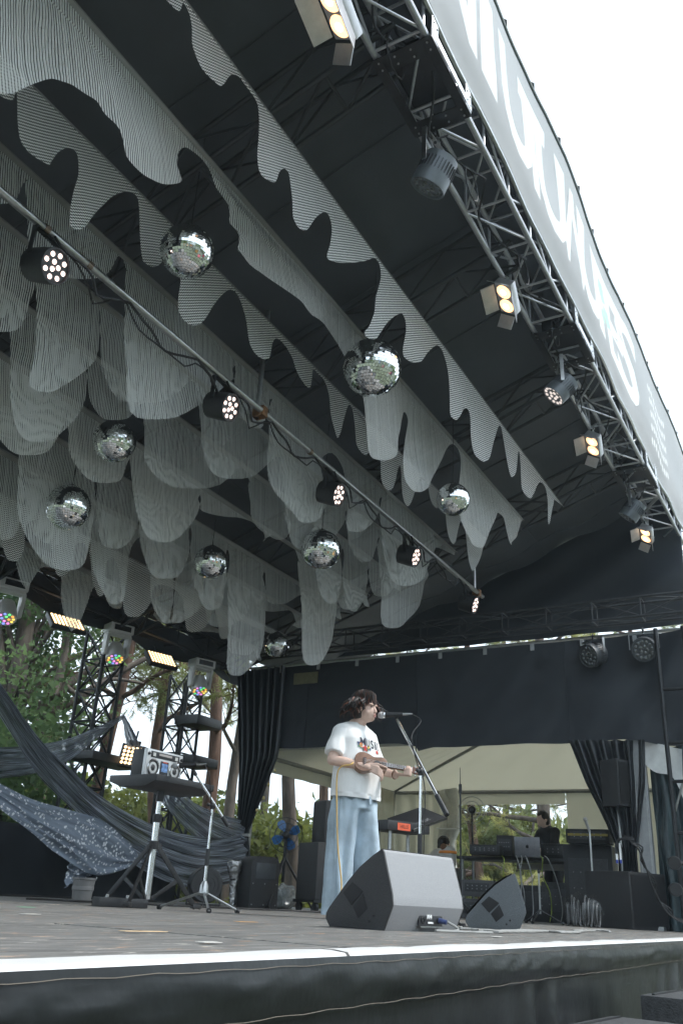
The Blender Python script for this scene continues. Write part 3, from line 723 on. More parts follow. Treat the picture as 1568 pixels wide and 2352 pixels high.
LST = [
 (4.22, 'sheer striped strip hanging right behind the lamp pipe', STRD, [(-70, 58, (0, 470)), (66, 288, (190, 640)), (298, 535, (368, 962)), (543, 620, (585, 985)), (628, 730, (706, 1200)), (796, 872, (818, 1222)), (880, 992, (935, 1345))]),
 (4.63, 'sheer striped strip, second behind the lamp pipe', STRD, [(-70, 80, (15, 760)), (88, 225, (110, 900)), (236, 452, (335, 925)), (464, 640, (540, 1100)), (652, 790, (705, 1265)), (800, 868, (840, 1290)), (876, 968, (905, 1443))]),
 (5.06, 'sheer striped strip, third behind the lamp pipe', STRD, [(28, 196, (92, 1015)), (206, 326, (265, 965)), (336, 570, (445, 1122)), (580, 655, (638, 1240)), (662, 716, (690, 1130)), (724, 786, (758, 1385)), (790, 842, (812, 1405)), (852, 905, (876, 1370))]),
 (5.55, 'sheer striped strip, fourth behind the lamp pipe', STRB, [(-20, 150, (68, 1045)), (160, 300, (240, 1110)), (308, 455, (375, 1245)), (463, 605, (555, 1190)), (612, 684, (650, 1230)), (692, 770, (722, 1528)), (776, 834, (802, 1400))]),
 (5.98, 'sheer striped strip behind the two left mirror balls', STRD, [(50, 218, (150, 1310)), (224, 318, (265, 1260)), (324, 436, (380, 1330)), (442, 522, (490, 1400)), (528, 606, (548, 1552)), (612, 692, (640, 1388)), (698, 770, (735, 1432))]),
 (6.42, 'sheer striped strip, third from the rear eave', STRD, [(-40, 52, (8, 1240)), (60, 200, (130, 1250)), (212, 296, (262, 1388)), (350, 402, (386, 1432)), (404, 470, (414, 1430)), (474, 572, (508, 1440)), (590, 676, (627, 1405)), (682, 712, (700, 1445))]),
 (6.9, 'small houndstooth strip near the rear eave', HOUND, [(3, 56, (28, 1290)), (120, 167, (140, 1325)), (212, 240, (230, 1370)), (278, 352, (305, 1418)), (428, 482, (448, 1452)), (503, 532, (515, 1468))]),
 (7.35, 'rearmost sheer striped strip just inside the rear eave', STRD, [(290, 352, (322, 1380)), (360, 436, (392, 1432)), (448, 524, (490, 1452)), (532, 586, (560, 1505))])]
for i, (Y, lab, mt, L) in enumerate(LST):
    Y, r = YR(Y); cloth_strip(lab, Y, r, 10.25, lobes(Y, r, 10.25, L, (34, 32, 32, 32, 30, 30, 24, 30)[i]), mt, .06, 20 + i)

# ------------------------------------------------------------------ mirror balls
def ball_tiles(R=.5):
    mb = MB(); nl = 30
    for i in range(nl):
        a0 = -PI / 2 + PI * (i + .04) / nl; a1 = -PI / 2 + PI * (i + .96) / nl; am = (a0 + a1) / 2
        cnt = max(6, int(round(2 * PI * math.cos(am) / (PI / nl)))); off = random.random()
        for j in range(cnt):
            b0 = 2 * PI * (j + off + .03) / cnt; b1 = 2 * PI * (j + off + .97) / cnt
            bm_ = (b0 + b1) / 2
            nrm_ = Vector((math.cos(am) * math.cos(bm_), math.cos(am) * math.sin(bm_), math.sin(am)))
            tilt = Vector((random.gauss(0, .016), random.gauss(0, .016), random.gauss(0, .016))); nn = (nrm_ + tilt).normalized()
            c = nrm_ * R * 1.004; vs_ = []
            for (aa, bb) in ((a0, b0), (a0, b1), (a1, b1), (a1, b0)):
                q = Vector((math.cos(aa) * math.cos(bb), math.cos(aa) * math.sin(bb), math.sin(aa))) * R
                q = q - nn * (q - c).dot(nn); vs_.append(q)
            mb.add(vs_, [(0, 1, 2, 3)])
    return mb.mesh('mirror_tiles', smooth=0, fix=False)
TILES = ball_tiles(); CORE = MB().ball((0, 0, 0), .496, 32, 20).mesh('core')
MIRROR = M('mirror_glass', (.86, .88, .88), .03, 1.0, var=.02); COREM = M('ball_core', (.03, .03, .03), .6)
BALLS = [(430, 577, 62, .38, 'mirror ball in front of the second houndstooth strip'), (854, 845, 67, .50, 'large mirror ball at the centre below the front houndstooth strip'),
 (263, 1014, 49, .38, 'mirror ball at left between the second and third lamp, below the sheer strips'), (157, 1165, 52, .42, 'mirror ball lowest at the far left edge'), (484, 1292, 39, .37, 'mirror ball above the bright lamp panels on the rear eave'),
 (1040, 1147, 38, .335, 'mirror ball nearest the side wall end of the strips'), (737, 1262, 46, .42, 'mirror ball half covered by a narrow cloth tip'), (635, 1482, 29, .34, 'smallest mirror ball low by the rear corner')]
for x, y, rad, D, lab in BALLS:
    P = atF(x, y, FPX * D / 2 / rad)
    t = thing('mirror_ball', lab, 'mirror ball', P, random.random() * 3, group='mirror balls hanging under the roof')
    o = link('mirror_tiles', TILES, MIRROR, t); o.scale = (D, D, D)
    o = link('core', CORE, COREM, t); o.scale = (D, D, D)
    MB().lathe([(.045, D * .48), (.045, D * .515), (.02, D * .53), (.012, D * .56)], 14).build('cap', BLACKMET, t)
    top = roofz(P.y) - P.z
    MB().tube([(0, 0, D * .55), (0, 0, top)], .004, 5).build('hanging_wire', BLACKMET, t)

# ------------------------------------------------------------------ lamp pipe across the stage
PY = 4.02; PZ = EYE.z + .974 * PY
lp = thing('lamp_pipe', 'long steel lamp pipe slung across under the fabric strips', 'pipe', (4, PY, PZ))
def pipe_x(px_, py_): return atY(px_, py_, PY).x
MB().cyl((-2.4, PY, PZ), (10.75, PY, PZ), .028, n=14).build('pipe', STEEL, lp, world=True)
for (a, b) in ((605, 935), (1098, 1352)):
    x = pipe_x(a, b); MB().cyl((x, PY + .06, PZ - .05), (x, PY + .06, roofz(PY)), .024, n=10).build('hanger', STEEL, lp, world=True)
    MB().box((x, PY + .03, PZ), (.08, .12, .1)).build('coupler', M('rusty_coupler', (.22, .12, .06), .6, .5, var=.5), lp, world=True, bevel=.01)
for (a, b) in ((108, 518), (712, 1030), (205, 605)):
    x = pipe_x(a, b); MB().cyl((x - .02, PY, PZ), (x + .02, PY, PZ), .033, n=12).build('joint', M('joint_brown', (.25, .2, .16), .5, .7), lp, world=True)

# ------------------------------------------------------------------ lamps
def yoke(mb, w, h, th=.008, z0=0.):
    mb.box((-w / 2, 0, z0 + h / 2), (th, .035, h)); mb.box((w / 2, 0, z0 + h / 2), (th, .035, h)); mb.box((0, 0, z0 + h), (w + th, .035, th)); return mb
LED_W = M('led_warm_white', (.9, .8, .75), .3, emit=(1.0, .74, .66), es=1.0)
LED_DIM = M('led_lens_dim', (.55, .52, .50), .15, emit=(1, .86, .8), es=.35)
LENS = M('lens_glass', (.18, .19, .20), .08, .6, spec=.9)
GREYBODY = M('grey_lamp_body', (.13, .145, .16), .42, .3, var=.12)
def lens_ring(Rr, z, lr, layout):
    mb = MB()
    for rr, cnt, off in layout:
        for j in range(cnt):
            a = 2 * PI * (j + off) / max(cnt, 1); mb.ball((rr * math.cos(a), rr * math.sin(a), z), (lr, lr, lr * .45), 10, 6)
    return mb
def par_can(label, hang, aim, R_, L_, body, lensm, layout, lr, group, fins=True, dropv=.30):
    """hang: point of the pipe, aim: direction of the beam"""
    t = thing('par_lamp', label, 'stage lamp', hang, group=group)
    aim = Vector(aim).normalized(); Rm = rot_to(aim); c = Vector((0, 0, -dropv))
    az = math.atan2(aim.y, aim.x) + PI / 2; Rz = Matrix.Rotation(az, 3, 'Z')
    yk = MB(); yoke(yk, R_ * 2 + .05, dropv - .05, .008, -dropv); yk.v = [tuple(Rz @ Vector(p)) for p in yk.v]; yk.build('yoke', BLACKMET if body is BLACKPL else STEEL, t)
    MB().tube([Vector((0, 0, .03)), Vector((.035, 0, 0)), Vector((0, 0, -.035)), Vector((-.035, 0, 0)), Vector((0, 0, .03))], .009, 6).cyl((0, 0, -.03), (0, 0, -.06), .012).build('clamp', BLACKMET, t)
    b = MB(); b.lathe([(R_ * .70, -L_ * .5), (R_ * .93, -L_ * .46), (R_ * .97, -L_ * .1), (R_, L_ * .1), (R_, L_ * .5), (R_ * .93, L_ * .5), (R_ * .9, L_ * .44)], 28, Rm, c)
    bo = b.build('housing', body, t)
    if fins:
        f = MB()
        for j in range(30):
            a = 2 * PI * j / 30; q = Matrix.Rotation(a, 3, 'Z')
            f.box(Rm @ (q @ Vector((R_ * .985, 0, -L_ * .08))) + c, (.012, .005, L_ * .34), Rm @ q)
        f.build('cooling_fins', M('fin_dark', (.02, .022, .025), .5), bo)
    f = MB(); f.lathe([(.001, L_ * .43), (R_ * .9, L_ * .44)], 28, Rm, c, caps=False); f.build('front_plate', BLACKPL, t)
    le = lens_ring(R_, L_ * .45, lr, layout); le.v = [tuple(Rm @ Vector(p) + c) for p in le.v]; le.build('lenses', lensm, t)
    MB().tube([Vector((0, 0, 0)), Vector((.07, .02, -.02)), Vector((.13, .04, -.14)), Rm @ Vector((0, 0, -L_ * .5)) + c], .007, 6).build('lead', RUBBER, t)
    return t
# on the lamp pipe
names = ('black lamp lit white nearest the camera on the lamp pipe', 'black lamp lit white second along the lamp pipe', 'black lamp lit white third along the lamp pipe', 'black lamp lit white fourth along the lamp pipe', 'black lamp lit white at the far end of the lamp pipe')
lay10 = [(.028, 3, .1), (.078, 8, 0)]
hx = []
for k, (a, b) in enumerate(((118, 545), (515, 868), (762, 1068), (938, 1222), (1074, 1340))):
    x = pipe_x(a, b); hx.append(x)
    par_can(names[k], (x, PY, PZ), (.10, -.93, -.32), .118, .22, BLACKPL, LED_W, lay10, .018, 'lamps on the pipe', fins=False, dropv=.26)
for k in range(4):
    x0, x1 = hx[k], hx[k + 1]; n_ = 26
    pts = [Vector((x0 + (x1 - x0) * i / n_, PY - .035 + .02 * math.sin(i * 1.3), PZ - .03 - (.16 * abs(math.sin(i / n_ * PI * 2.5)) * (1 if i > 5 else .4)))) for i in range(n_ + 1)]
    cb = MB().tube(pts, .010, 6)
    cb.tube([p + Vector((.01, .03, .05 * math.sin(i * .9) - .02)) for i, p in enumerate(pts)], .007, 5)
    tag(cb.build('lamp_cable', RUBBER, None), ('black cable looping along the pipe from the nearest lamp', 'black cable looping along the pipe after the second lamp', 'black cable looping along the pipe after the third lamp', 'black cable looping along the far end of the lamp pipe')[k], 'cable', 'cables along the lamp pipe')
# grey pars and two-cell blinders on the front truss
lay18 = [(.04, 5, 0), (.10, 12, .2)]
fl = (('grey lamp with unlit lenses nearest on the front truss', 972, 325, .135, (0.05, .50, -.86)), ('grey lamp with white lenses second on the front truss', 1290, 822, .125, (-.25, .62, -.75)),
      ('grey lamp with unlit lenses third on the front truss', 1420, 1120, .13, (0.0, .62, -.78)), ('grey lamp with unlit lenses farthest on the front truss', 1525, 1270, .13, (.0, .65, -.75)))
for k, (lab, a, b, R_, aim) in enumerate(fl):
    P = atZ(a, b, ZT - .03)
    par_can(lab, (P.x, 1.95, ZT - .03), aim, R_, .26, GREYBODY, LED_DIM if k == 1 else LENS, lay18, .019, 'grey lamps on the front truss', dropv=.36)
WARM = M('blinder_bulb', (1, .8, .55), .3, emit=(1.0, .50, .22), es=1.3)
FLAP = M('flap_alu', (.58, .58, .60), .38, .9, var=.08)
def blinder(label, P, aim, long_ax, group, s=1.0, bright=WARM):
    t = thing('blinder_lamp', label, 'stage lamp', P, group=group)
    aim = Vector(aim).normalized(); lx = Vector(long_ax); lx = (lx - aim * lx.dot(aim)).normalized(); ly = aim.cross(lx)
    Rm = Matrix((lx, ly, aim)).transposed(); c = Vector((0, 0, -.28 * s))
    T = lambda mb: setattr(mb, 'v', [tuple(Rm @ (Vector(p) * s) + c) for p in mb.v]) or mb
    T(MB().box((0, 0, -.045), (.42, .22, .09))).build('housing', FLAP, t, bevel=.008)
    T(MB().box((0, 0, .004), (.40, .20, .006))).build('reflector_plate', FLAP, t)
    for sx in (-1, 1):
        b = T(MB().lathe([(.001, .012), (.05, .02), (.088, .012), (.092, .003)], 24, None, (sx * .098, 0, 0))); b.build('lamp_lens', bright, t)
        T(MB().ball((sx * .098, 0, .020), (.035, .035, .012), 12, 6)).build('bulb', M('bulb_core', (1, .9, .7), .3, emit=(1, .80, .50), es=3.5), t)
        T(MB().box((sx * .275, 0, .075), (.006, .19, .15), Matrix.Rotation(sx * .75, 3, 'Y'))).build('barn_door', FLAP, t)
        T(MB().box((0, sx * .165, .075), (.36, .006, .16), Matrix.Rotation(-sx * .6, 3, 'X'))).build('barn_door', FLAP, t)
    MB().tube([(0, 0, .0), (0, 0, -.12 * s), Rm @ (Vector((0, .0, -.06)) * s) + c], .012, 6).build('stem', BLACKMET, t)
    MB().tube([Vector((0, 0, .03)), Vector((0, .035, 0)), Vector((0, 0, -.035)), Vector((0, -.035, 0)), Vector((0, 0, .03))], .009, 6).build('clamp', STEEL, t)
bl = (('two-cell warm lamp with silver flaps at the very top of the truss', 768, -25, 1.0), ('two-cell warm lamp with silver flaps on the truss near the fourth rafter', 1160, 640, .95), ('two-cell warm lamp with silver flaps, third along the truss', 1362, 985, .95), ('two-cell warm lamp glowing at the far end of the truss', 1492, 1195, .95))
for k, (lab, a, b, s) in enumerate(bl):
    P = atZ(a, b, ZT - .03); blinder(lab, (P.x, 2.03, ZT - .03), (-.30 if k else -.2, .50, -.80), (1, 0, 0), 'two-cell lamps on the front truss', s * .84)
# slack leads hanging in the front truss
for k in range(7):
    x0 = 3.2 + k * 1.15; rs = random.Random(k); pts = []
    for i in range(26):
        u = i / 25; pts.append(Vector((x0 + u * 1.3, 1.86 + .10 * math.sin(u * 9 + k), ZT + .10 + .08 * math.sin(u * 6 + 2 * k) - .16 * abs(math.sin(u * PI * 2)))))
    mb = MB().tube(pts, .009, 5); 
    q = pts[8]; mb.tube([q + Vector((.13 * math.cos(a / 10 * 2 * PI), .02, -.12 + .13 * math.sin(a / 10 * 2 * PI))) for a in range(11)], .006, 5)
    tag(mb.build('truss_lead', RUBBER), ('slack black lead in the front truss beside the nearest sleeve block', 'slack black lead in the truss above the nearest grey lamp', 'slack black lead in the truss just past the nearest grey lamp', 'slack black lead in the truss above the second warm lamp', 'slack black lead in the truss at the middle sleeve block', 'slack black lead in the truss past the middle sleeve block', 'slack black lead in the truss near the third warm lamp')[k], 'cable', 'slack leads in the front truss')
# moving heads under the rear eave
WHITEPL = M('white_plastic', (.62, .62, .61), .4, var=.05)
def moving_head(label, P, rz):
    t = thing('moving_head_lamp', label, 'stage lamp', P, rz, group='white moving heads on the rear eave')
    MB().box((0, 0, -.06), (.34, .24, .12)).build('base', WHITEPL, t, bevel=.015)
    MB().box((0, -.122, -.06), (.24, .006, .07)).build('base_panel', BLACKPL, t)
    for sx in (-1, 1): MB().prism([(-.07, -.14), (.07, -.14), (.055, -.42), (-.04, -.42)], sx * .155 - .022, sx * .155 + .022).build('yoke_arm', WHITEPL, t, bevel=.012)
    MB().box((0, 0, -.135), (.34, .14, .03)).build('yoke_base', WHITEPL, t, bevel=.01)
    a = Vector((-.05, -.40, -.90)).normalized(); Rm = rot_to(a); c = Vector((0, 0, -.38))
    MB().lathe([(.05, -.15), (.09, -.13), (.115, -.03), (.125, .07), (.125, .1), (.118, .1)], 24, Rm, c).build('head', WHITEPL, t)
    MB().lathe([(.001, .098), (.118, .1)], 24, Rm, c, caps=False).build('face', BLACKPL, t)
    cols = [(1, .45, .1), (.15, .9, .25), (.25, .35, 1), (1, .3, .75), (1, .75, .15)]
    for q in range(5):
        mb = MB()
        for j in range(q, 15, 5):
            rr = .04 if j < 4 else .088; an = 2 * PI * (j / 4 if j < 4 else (j - 4) / 11 + .03)
            mb.ball((rr * math.cos(an), rr * math.sin(an), .102), (.018, .018, .008), 8, 5)
        mb.v = [tuple(Rm @ Vector(p) + c) for p in mb.v]
        mb.build('led', M('led_colour_%d' % q, cols[q], .3, emit=cols[q], es=.55), t)
    MB().cyl((0, 0, 0), (0, 0, .16), .015).build('clamp_stem', BLACKMET, t)
for k, (a, b) in enumerate(((30, 1335), (275, 1437), (465, 1517))):
    P = atY(a, b, 8.25); moving_head(('white moving head lamp at the far left of the rear eave', 'white moving head lamp in front of the lattice tower', 'white moving head lamp nearest the rear corner')[k], P, -.35)
PANW = M('panel_led', (1, .85, .6), .3, emit=(1.0, .66, .34), es=1.5)
def led_panel(label, P, rot, nx, nz, s, group):
    t = thing('led_panel_lamp', label, 'stage lamp', P, group=group, rot=rot)
    MB().box((0, 0.03, 0), (nx * s + .05, .06, nz * s + .05)).build('housing', BLACKPL, t, bevel=.008)
    mb = MB()
    for i in range(nx):
        for j in range(nz): mb.ball(((i - (nx - 1) / 2) * s, -.004, (j - (nz - 1) / 2) * s), (s * .40, s * .15, s * .40), 8, 5)
    mb.build('led_array', PANW, t)
    MB().box((0, .03, nz * s / 2 + .06), (nx * s * .6, .03, .05)).build('bracket', BLACKMET, t, bevel=.005)
    MB().cyl((0, .03, nz * s / 2 + .08), (0, .03, nz * s / 2 + .22), .012).build('stem', BLACKMET, t)
led_panel('bright warm lamp panel on the rear eave left of the lattice tower', atY(155, 1428, 8.2), (-.85, 0, -.30), 8, 5, .052, 'warm lamp panels')
led_panel('bright warm lamp panel on the rear eave right of the lattice tower', atY(372, 1513, 8.2), (-.75, 0, -.30), 8, 5, .05, 'warm lamp panels')
led_panel('warm lamp panel on the lattice tower behind the radio cassette player', atY(302, 1736, 8.0), (-.2, .1, -.95), 5, 5, .05, 'warm lamp panels')
# two grey pars hung on the side wall
for k, (a, b) in enumerate(((1360, 1462), (1475, 1447))):
    P = atX(a, b, XW - .12)
    par_can(('unlit grey lamp hung on the side wall, left of the pair', 'unlit grey lamp hung on the side wall, right of the pair')[k], P, (-.75, .45 - .5 * k, -.30), .15, .22, M('dark_lamp_body', (.06, .066, .072), .5, .2), LENS, lay18, .022, 'grey lamps on the side wall', dropv=.24)

# ------------------------------------------------------------------ lattice towers at the back
def tower(label, x, y, z1, wdt, bay, mt, rc=.025, rb=.012):
    t = thing('lattice_tower', label, 'truss tower', (x, y, GROUND), group='lattice towers')
    box_truss(t, (x, y, GROUND), (0, 0, 1), z1 - GROUND, wdt, bay, (0, 1, 0), rc, rb, mt, xbrace=True)
    return t
tw = tower('black lattice tower behind the radio cassette player', 8.72, 8.5, 3.35, .37, .40, BLACKMET)
MB().box((8.55, 8.35, 1.62), (1.0, .5, .10)).build('platform', BLACKMET, tw, world=True, bevel=.01)
tw2 = tower('black lattice tower beside the gathered corner curtain', 11.0, 8.9, 3.3, .37, .40, BLACKMET)
for z in (2.55, 1.95, .75): MB().box((10.82, 8.75, z), (.62, .45, .14)).build('platform', BLACKMET, tw2, world=True, bevel=.01)
# ------------------------------------------------------------------ trees behind the stage
def needle_mat(name, c, var=.35):
    m = bpy.data.materials.new(name); m.use_nodes = True
    n = m.node_tree.nodes; l = m.node_tree.links; p = n['Principled BSDF']; p.inputs['Roughness'].default_value = .6; p.inputs['Specular IOR Level'].default_value = .3
    g = n.new('ShaderNodeNewGeometry'); ns = n.new('ShaderNodeTexNoise'); ns.inputs['Scale'].default_value = .9; ns.inputs['Detail'].default_value = 4
    l.new(g.outputs['Position'], ns.inputs['Vector'])
    r = n.new('ShaderNodeValToRGB'); e = r.color_ramp.elements; e[0].position = .3; e[1].position = .72
    e[0].color = tuple(v * (1 - var) for v in c) + (1,); e[1].color = (c[0] * (1 + var) * 1.15, c[1] * (1 + var), c[2] * (1 + var * .3), 1)
    l.new(ns.outputs['Fac'], r.inputs['Fac']); l.new(r.outputs['Color'], p.inputs['Base Color'])
    t = n.new('ShaderNodeBsdfTranslucent'); l.new(r.outputs['Color'], t.inputs['Color']); ms = n.new('ShaderNodeMixShader'); ms.inputs['Fac'].default_value = .55
    l.new(p.outputs['BSDF'], ms.inputs[1]); l.new(t.outputs['BSDF'], ms.inputs[2]); l.new(ms.outputs['Shader'], n['Material Output'].inputs['Surface'])
    return m
PINE = needle_mat('pine_needles', (.25, .31, .14)); PINE2 = needle_mat('pine_needles_pale', (.38, .41, .18)); LEAF = needle_mat('dark_leaves', (.11, .19, .095), .45)
BARK = M('pine_bark', (.115, .068, .048), .9, var=.55, scale=7, bump=.8, bscale=14, stretch=(1, 1, .3))
BARKG = M('grey_bark', (.105, .085, .07), .9, var=.5, scale=7, bump=.8, bscale=14, stretch=(1, 1, .3))
def tris_mesh(name, T, mt):
    n = len(T); me = bpy.data.meshes.new(name)
    me.vertices.add(3 * n); me.loops.add(3 * n); me.polygons.add(n)
    me.vertices.foreach_set('co', T.reshape(-1).astype(np.float32)); me.loops.foreach_set('vertex_index', np.arange(3 * n, dtype=np.int32))
    me.polygons.foreach_set('loop_start', np.arange(0, 3 * n, 3, dtype=np.int32)); me.polygons.foreach_set('loop_total', np.full(n, 3, np.int32))
    me.update(); me.validate(); me.materials.append(mt); return me
def tufts(C, D, per, ln, wd, rg):
    """needle tufts at centres C pointing along D"""
    n = len(C); c = np.repeat(C, per, 0); d = np.repeat(D, per, 0)
    v = rg.normal(size=(n * per, 3)); v /= np.linalg.norm(v, axis=1, keepdims=True)
    v = v * .9 + d * .55; v /= np.linalg.norm(v, axis=1, keepdims=True)
    s = np.cross(v, rg.normal(size=(n * per, 3))); s /= np.linalg.norm(s, axis=1, keepdims=True) + 1e-9
    L = ln * rg.uniform(.6, 1.15, (n * per, 1)); o = c + d * (rg.uniform(-.9, .2, (n * per, 1)) * ln * .8)
    return np.stack([o - s * wd, o + s * wd, o + v * L], 1)
def leaves(C, size, rg):
    n = len(C); a = rg.normal(size=(n, 3)); a /= np.linalg.norm(a, axis=1, keepdims=True); b = np.cross(a, rg.normal(size=(n, 3))); b /= np.linalg.norm(b, axis=1, keepdims=True) + 1e-9
    L = size * rg.uniform(.6, 1.2, (n, 1)); return np.stack([C - b * L * .35, C + b * L * .35, C + a * L], 1)
def limb(p, d, L, r, rg, seg=6, droop=0., wob=.18):
    pts = [np.array(p, float)]; d = np.array(d, float)
    for i in range(seg):
        d = d + rg.normal(size=3) * wob + np.array([0, 0, droop]); d /= np.linalg.norm(d); pts.append(pts[-1] + d * L / seg)
    rr = [r * (1 - .82 * i / seg) for i in range(seg + 1)]
    return pts, rr
def make_pine(name, label, base, H, r, seed, first=.35, nlimb=20, spread=3.2, dens=5, needle=PINE, bark=BARK, lean=(0, 0), group='pine trees behind the stage', ln=.22, per=34):
    rg = np.random.default_rng(seed)
    t = thing(name, label, 'tree', base, group=group); r *= .48
    tp = [np.array([lean[0] * (k / 8) ** 1.3 * H + rg.normal() * .10, lean[1] * k / 8 * H + rg.normal() * .10, H * k / 8 - .3]) for k in range(9)]
    tr_ = [r * (1.25 if k == 0 else 1 - .085 * k) for k in range(9)]
    pts = cat_rom(tp, 3); rads = np.interp(np.linspace(0, 8, len(pts)), range(9), tr_)
    MB().tube([Vector(q) for q in pts], list(rads), 12).build('trunk', bark, t, smooth=80)
    lm = MB(); C = []; Dd = []
    for k in range(nlimb):
        u = first + (1 - first) * (k + rg.uniform(0, .8)) / nlimb; i = min(int(u * (len(pts) - 1)), len(pts) - 2); p = pts[i]
        a = rg.uniform(0, 2 * PI); L = spread * (1.15 - .6 * (u - first) / (1 - first)) * rg.uniform(.6, 1.15)
        q, rr = limb(p, (math.cos(a), math.sin(a), rg.uniform(-.05, .55)), L, r * .28 * (1.1 - .6 * u) + .02, rg, 7, .01)
        lm.tube([Vector(x) for x in q], rr, 6)
        for m in range(2, 8):
            for _ in range(dens):
                dd = (q[m] - q[m - 1]) if m < 8 else np.array([0, 0, 1.])
                dd = dd / np.linalg.norm(dd) + rg.normal(size=3) * .75 + np.array([0, 0, .15]); dd /= np.linalg.norm(dd)
                w_, r2 = limb(q[min(m, 7)], dd, rg.uniform(.35, .95), .012, rg, 3, .02, .25)
                lm.tube([Vector(x) for x in w_], [.014, .01, .007, .004], 4, caps=False)
                for e in (2, 3):
                    for __ in range(2 if e == 3 else 1):
                        C.append(w_[e] + rg.normal(size=3) * .06); Dd.append((w_[e] - w_[e - 1]) / np.linalg.norm(w_[e] - w_[e - 1]))
    lm.build('limbs', bark, t, smooth=80, fix=False)['kind'] = 'stuff'
    T = tufts(np.array(C), np.array(Dd), per, ln, .0065, rg)
    link('crown', tris_mesh('crown', T, needle), None, t)['kind'] = 'stuff'
    return t
def make_leafy(name, label, base, H, r, seed, rad, n, group, mt=LEAF, bark=BARKG, size=.13, cz=.62):
    rg = np.random.default_rng(seed); t = thing(name, label, 'tree', base, group=group)
    pts = [Vector((rg.normal() * .1, rg.normal() * .1, H * k / 6 - .3)) for k in range(7)]
    MB().tube(pts, [r * (1.2 - .14 * k) for k in range(7)], 10).build('trunk', bark, t, smooth=80)
    lm = MB(); C = []
    for k in range(34):
        th = rg.uniform(0, 2 * PI); ph = rg.uniform(-.7, 1.2); rr = rg.uniform(.55, 1.0)
        c = np.array([rad[0] * rr * math.cos(th) * math.cos(ph), rad[1] * rr * math.sin(th) * math.cos(ph), H * cz + rad[2] * rr * math.sin(ph)])
        p0 = np.array(pts[3]) + np.array([0, 0, rg.uniform(-.6, .8)]); mid = (p0 + c) / 2 + np.array([0, 0, .3])
        lm.tube([Vector(p0), Vector(mid), Vector(c)], [.06, .035, .01], 5, caps=False)
        m_ = n // 34; q = rg.normal(size=(m_, 3)); q /= np.linalg.norm(q, axis=1, keepdims=True); q *= rg.uniform(.2, 1, (m_, 1)) ** .5
        C.append(c + q * np.array([.85, .85, .6]) * rg.uniform(.7, 1.25))
    lm.build('limbs', bark, t, smooth=80, fix=False)['kind'] = 'stuff'
    link('crown', tris_mesh('crown', leaves(np.concatenate(C), size, rg), mt), None, t)['kind'] = 'stuff'
    return t
def gp(px_, dist):
    """ground point in the direction of a surveyed bearing, dist metres away"""
    d = _ray(px_, 2040); d.z = 0; d.normalize(); return Vector((d.x * dist, d.y * dist, GROUND))
PT = [ # bearing, distance, height, trunk radius, lean, kind
 (75, 17.5, 15, .30, (-.03, .02), 0), (185, 15.5, 14, .26, (.05, .0), 0), (330, 19, 16, .28, (.02, .02), 0), (430, 16.5, 15, .30, (.03, .0), 0), (520, 21, 16, .30, (-.02, .02), 1),
 (655, 17.5, 15, .33, (.03, .01), 1), (722, 24, 16, .32, (.0, .02), 0), (600, 27, 17, .3, (.02, 0), 1), (1090, 25, 15, .28, (.0, .0), 0), (1255, 24, 15, .42, (.02, .0), 1), (1350, 31, 15, .3, (0, 0), 0), (1175, 33, 15, .3, (0, 0), 1), (-90, 21, 15, .3, (0, 0), 0), (1500, 28, 13, .3, (0, 0), 0)]
PL = ['red-barked pine rising left of the lattice tower', 'leaning red-barked pine behind the left swag', 'tall pine seen through the lattice tower', 'red-barked pine behind the radio cassette player', 'pine between the two lattice towers', 'thick grey-brown pine behind the standing fan', 'pine behind the tall black speaker stack', 'distant pale pine behind the standing fan', 'dark pine trunk seen in the tent window', 'wide red-brown trunk at the right of the tent window', 'far pine at the right edge of the tent window', 'far pine in the middle of the tent window', 'pine beyond the left edge behind the swags', 'far pine behind the right stage corner']
for k, (b, dist, H, r, le, kd) in enumerate(PT):
    low = b < 800
    make_pine('pine_tree', PL[k], gp(b, dist), H, r, 100 + k, first=(.28 if b not in (655, 722, 600) else .42) if low else .14, nlimb=19 if low else 20, spread=3.0 if b not in (655, 722) else 2.3, dens=3, needle=PINE2 if kd else PINE, bark=BARK if kd == 0 else BARKG, lean=le, per=28, ln=.21)
make_leafy('leafy_tree', 'dense dark leafy tree at the far left behind the swags', gp(-70, 14.5), 8.0, .2, 301, (1.2, 1.2, 3.2), 9000, None, cz=.52, size=.11)
make_leafy('leafy_tree', 'low dark leafy bush below the left swag', gp(-120, 13.5), 4.2, .12, 302, (1.7, 1.7, 1.7), 14000, None, cz=.5)
PALEL = needle_mat('pale_leaves', (.16, .20, .06), .4)
for k, (b, dist, H, lab) in enumerate(((130, 24, 4.6, 'pale green bush low behind the crossing swags'), (480, 26, 4.0, 'pale green bush low between the two lattice towers'), (690, 22, 3.2, 'pale green bush low behind the standing fan'), (1130, 30, 5.0, 'sunlit green bush in the tent window'), (1230, 28, 4.2, 'darker green bush at the right of the tent window'), (360, 30, 4.5, 'far green bush behind the cassette player stand'))):
    make_leafy('bush', lab, gp(b, dist), H, .1, 320 + k, (2.6, 2.6, 1.6), 9000, 'bushes behind the stage', PALEL if k != 4 else PINE, size=.22, cz=.5)
# wooded rise far behind, too dense to count
rg = np.random.default_rng(5); C = []
for k in range(900):
    b = rg.uniform(-250, 1750); p = gp(b, rg.uniform(38, 60)); h = rg.uniform(0, 1) ** 1.5 * 4.0
    q = rg.normal(size=(24, 3)) * np.array([1.1, 1.1, .8]); C.append(np.array(p) + np.array([0, 0, h]) + q)
fw = link('far_wood', tris_mesh('far_wood', leaves(np.concatenate(C), .75, rg), needle_mat('far_foliage', (.10, .14, .055), .5)), None)
fw['kind'] = 'stuff'; fw['label'] = 'dense green wood far behind the stage'; fw['category'] = 'wood'

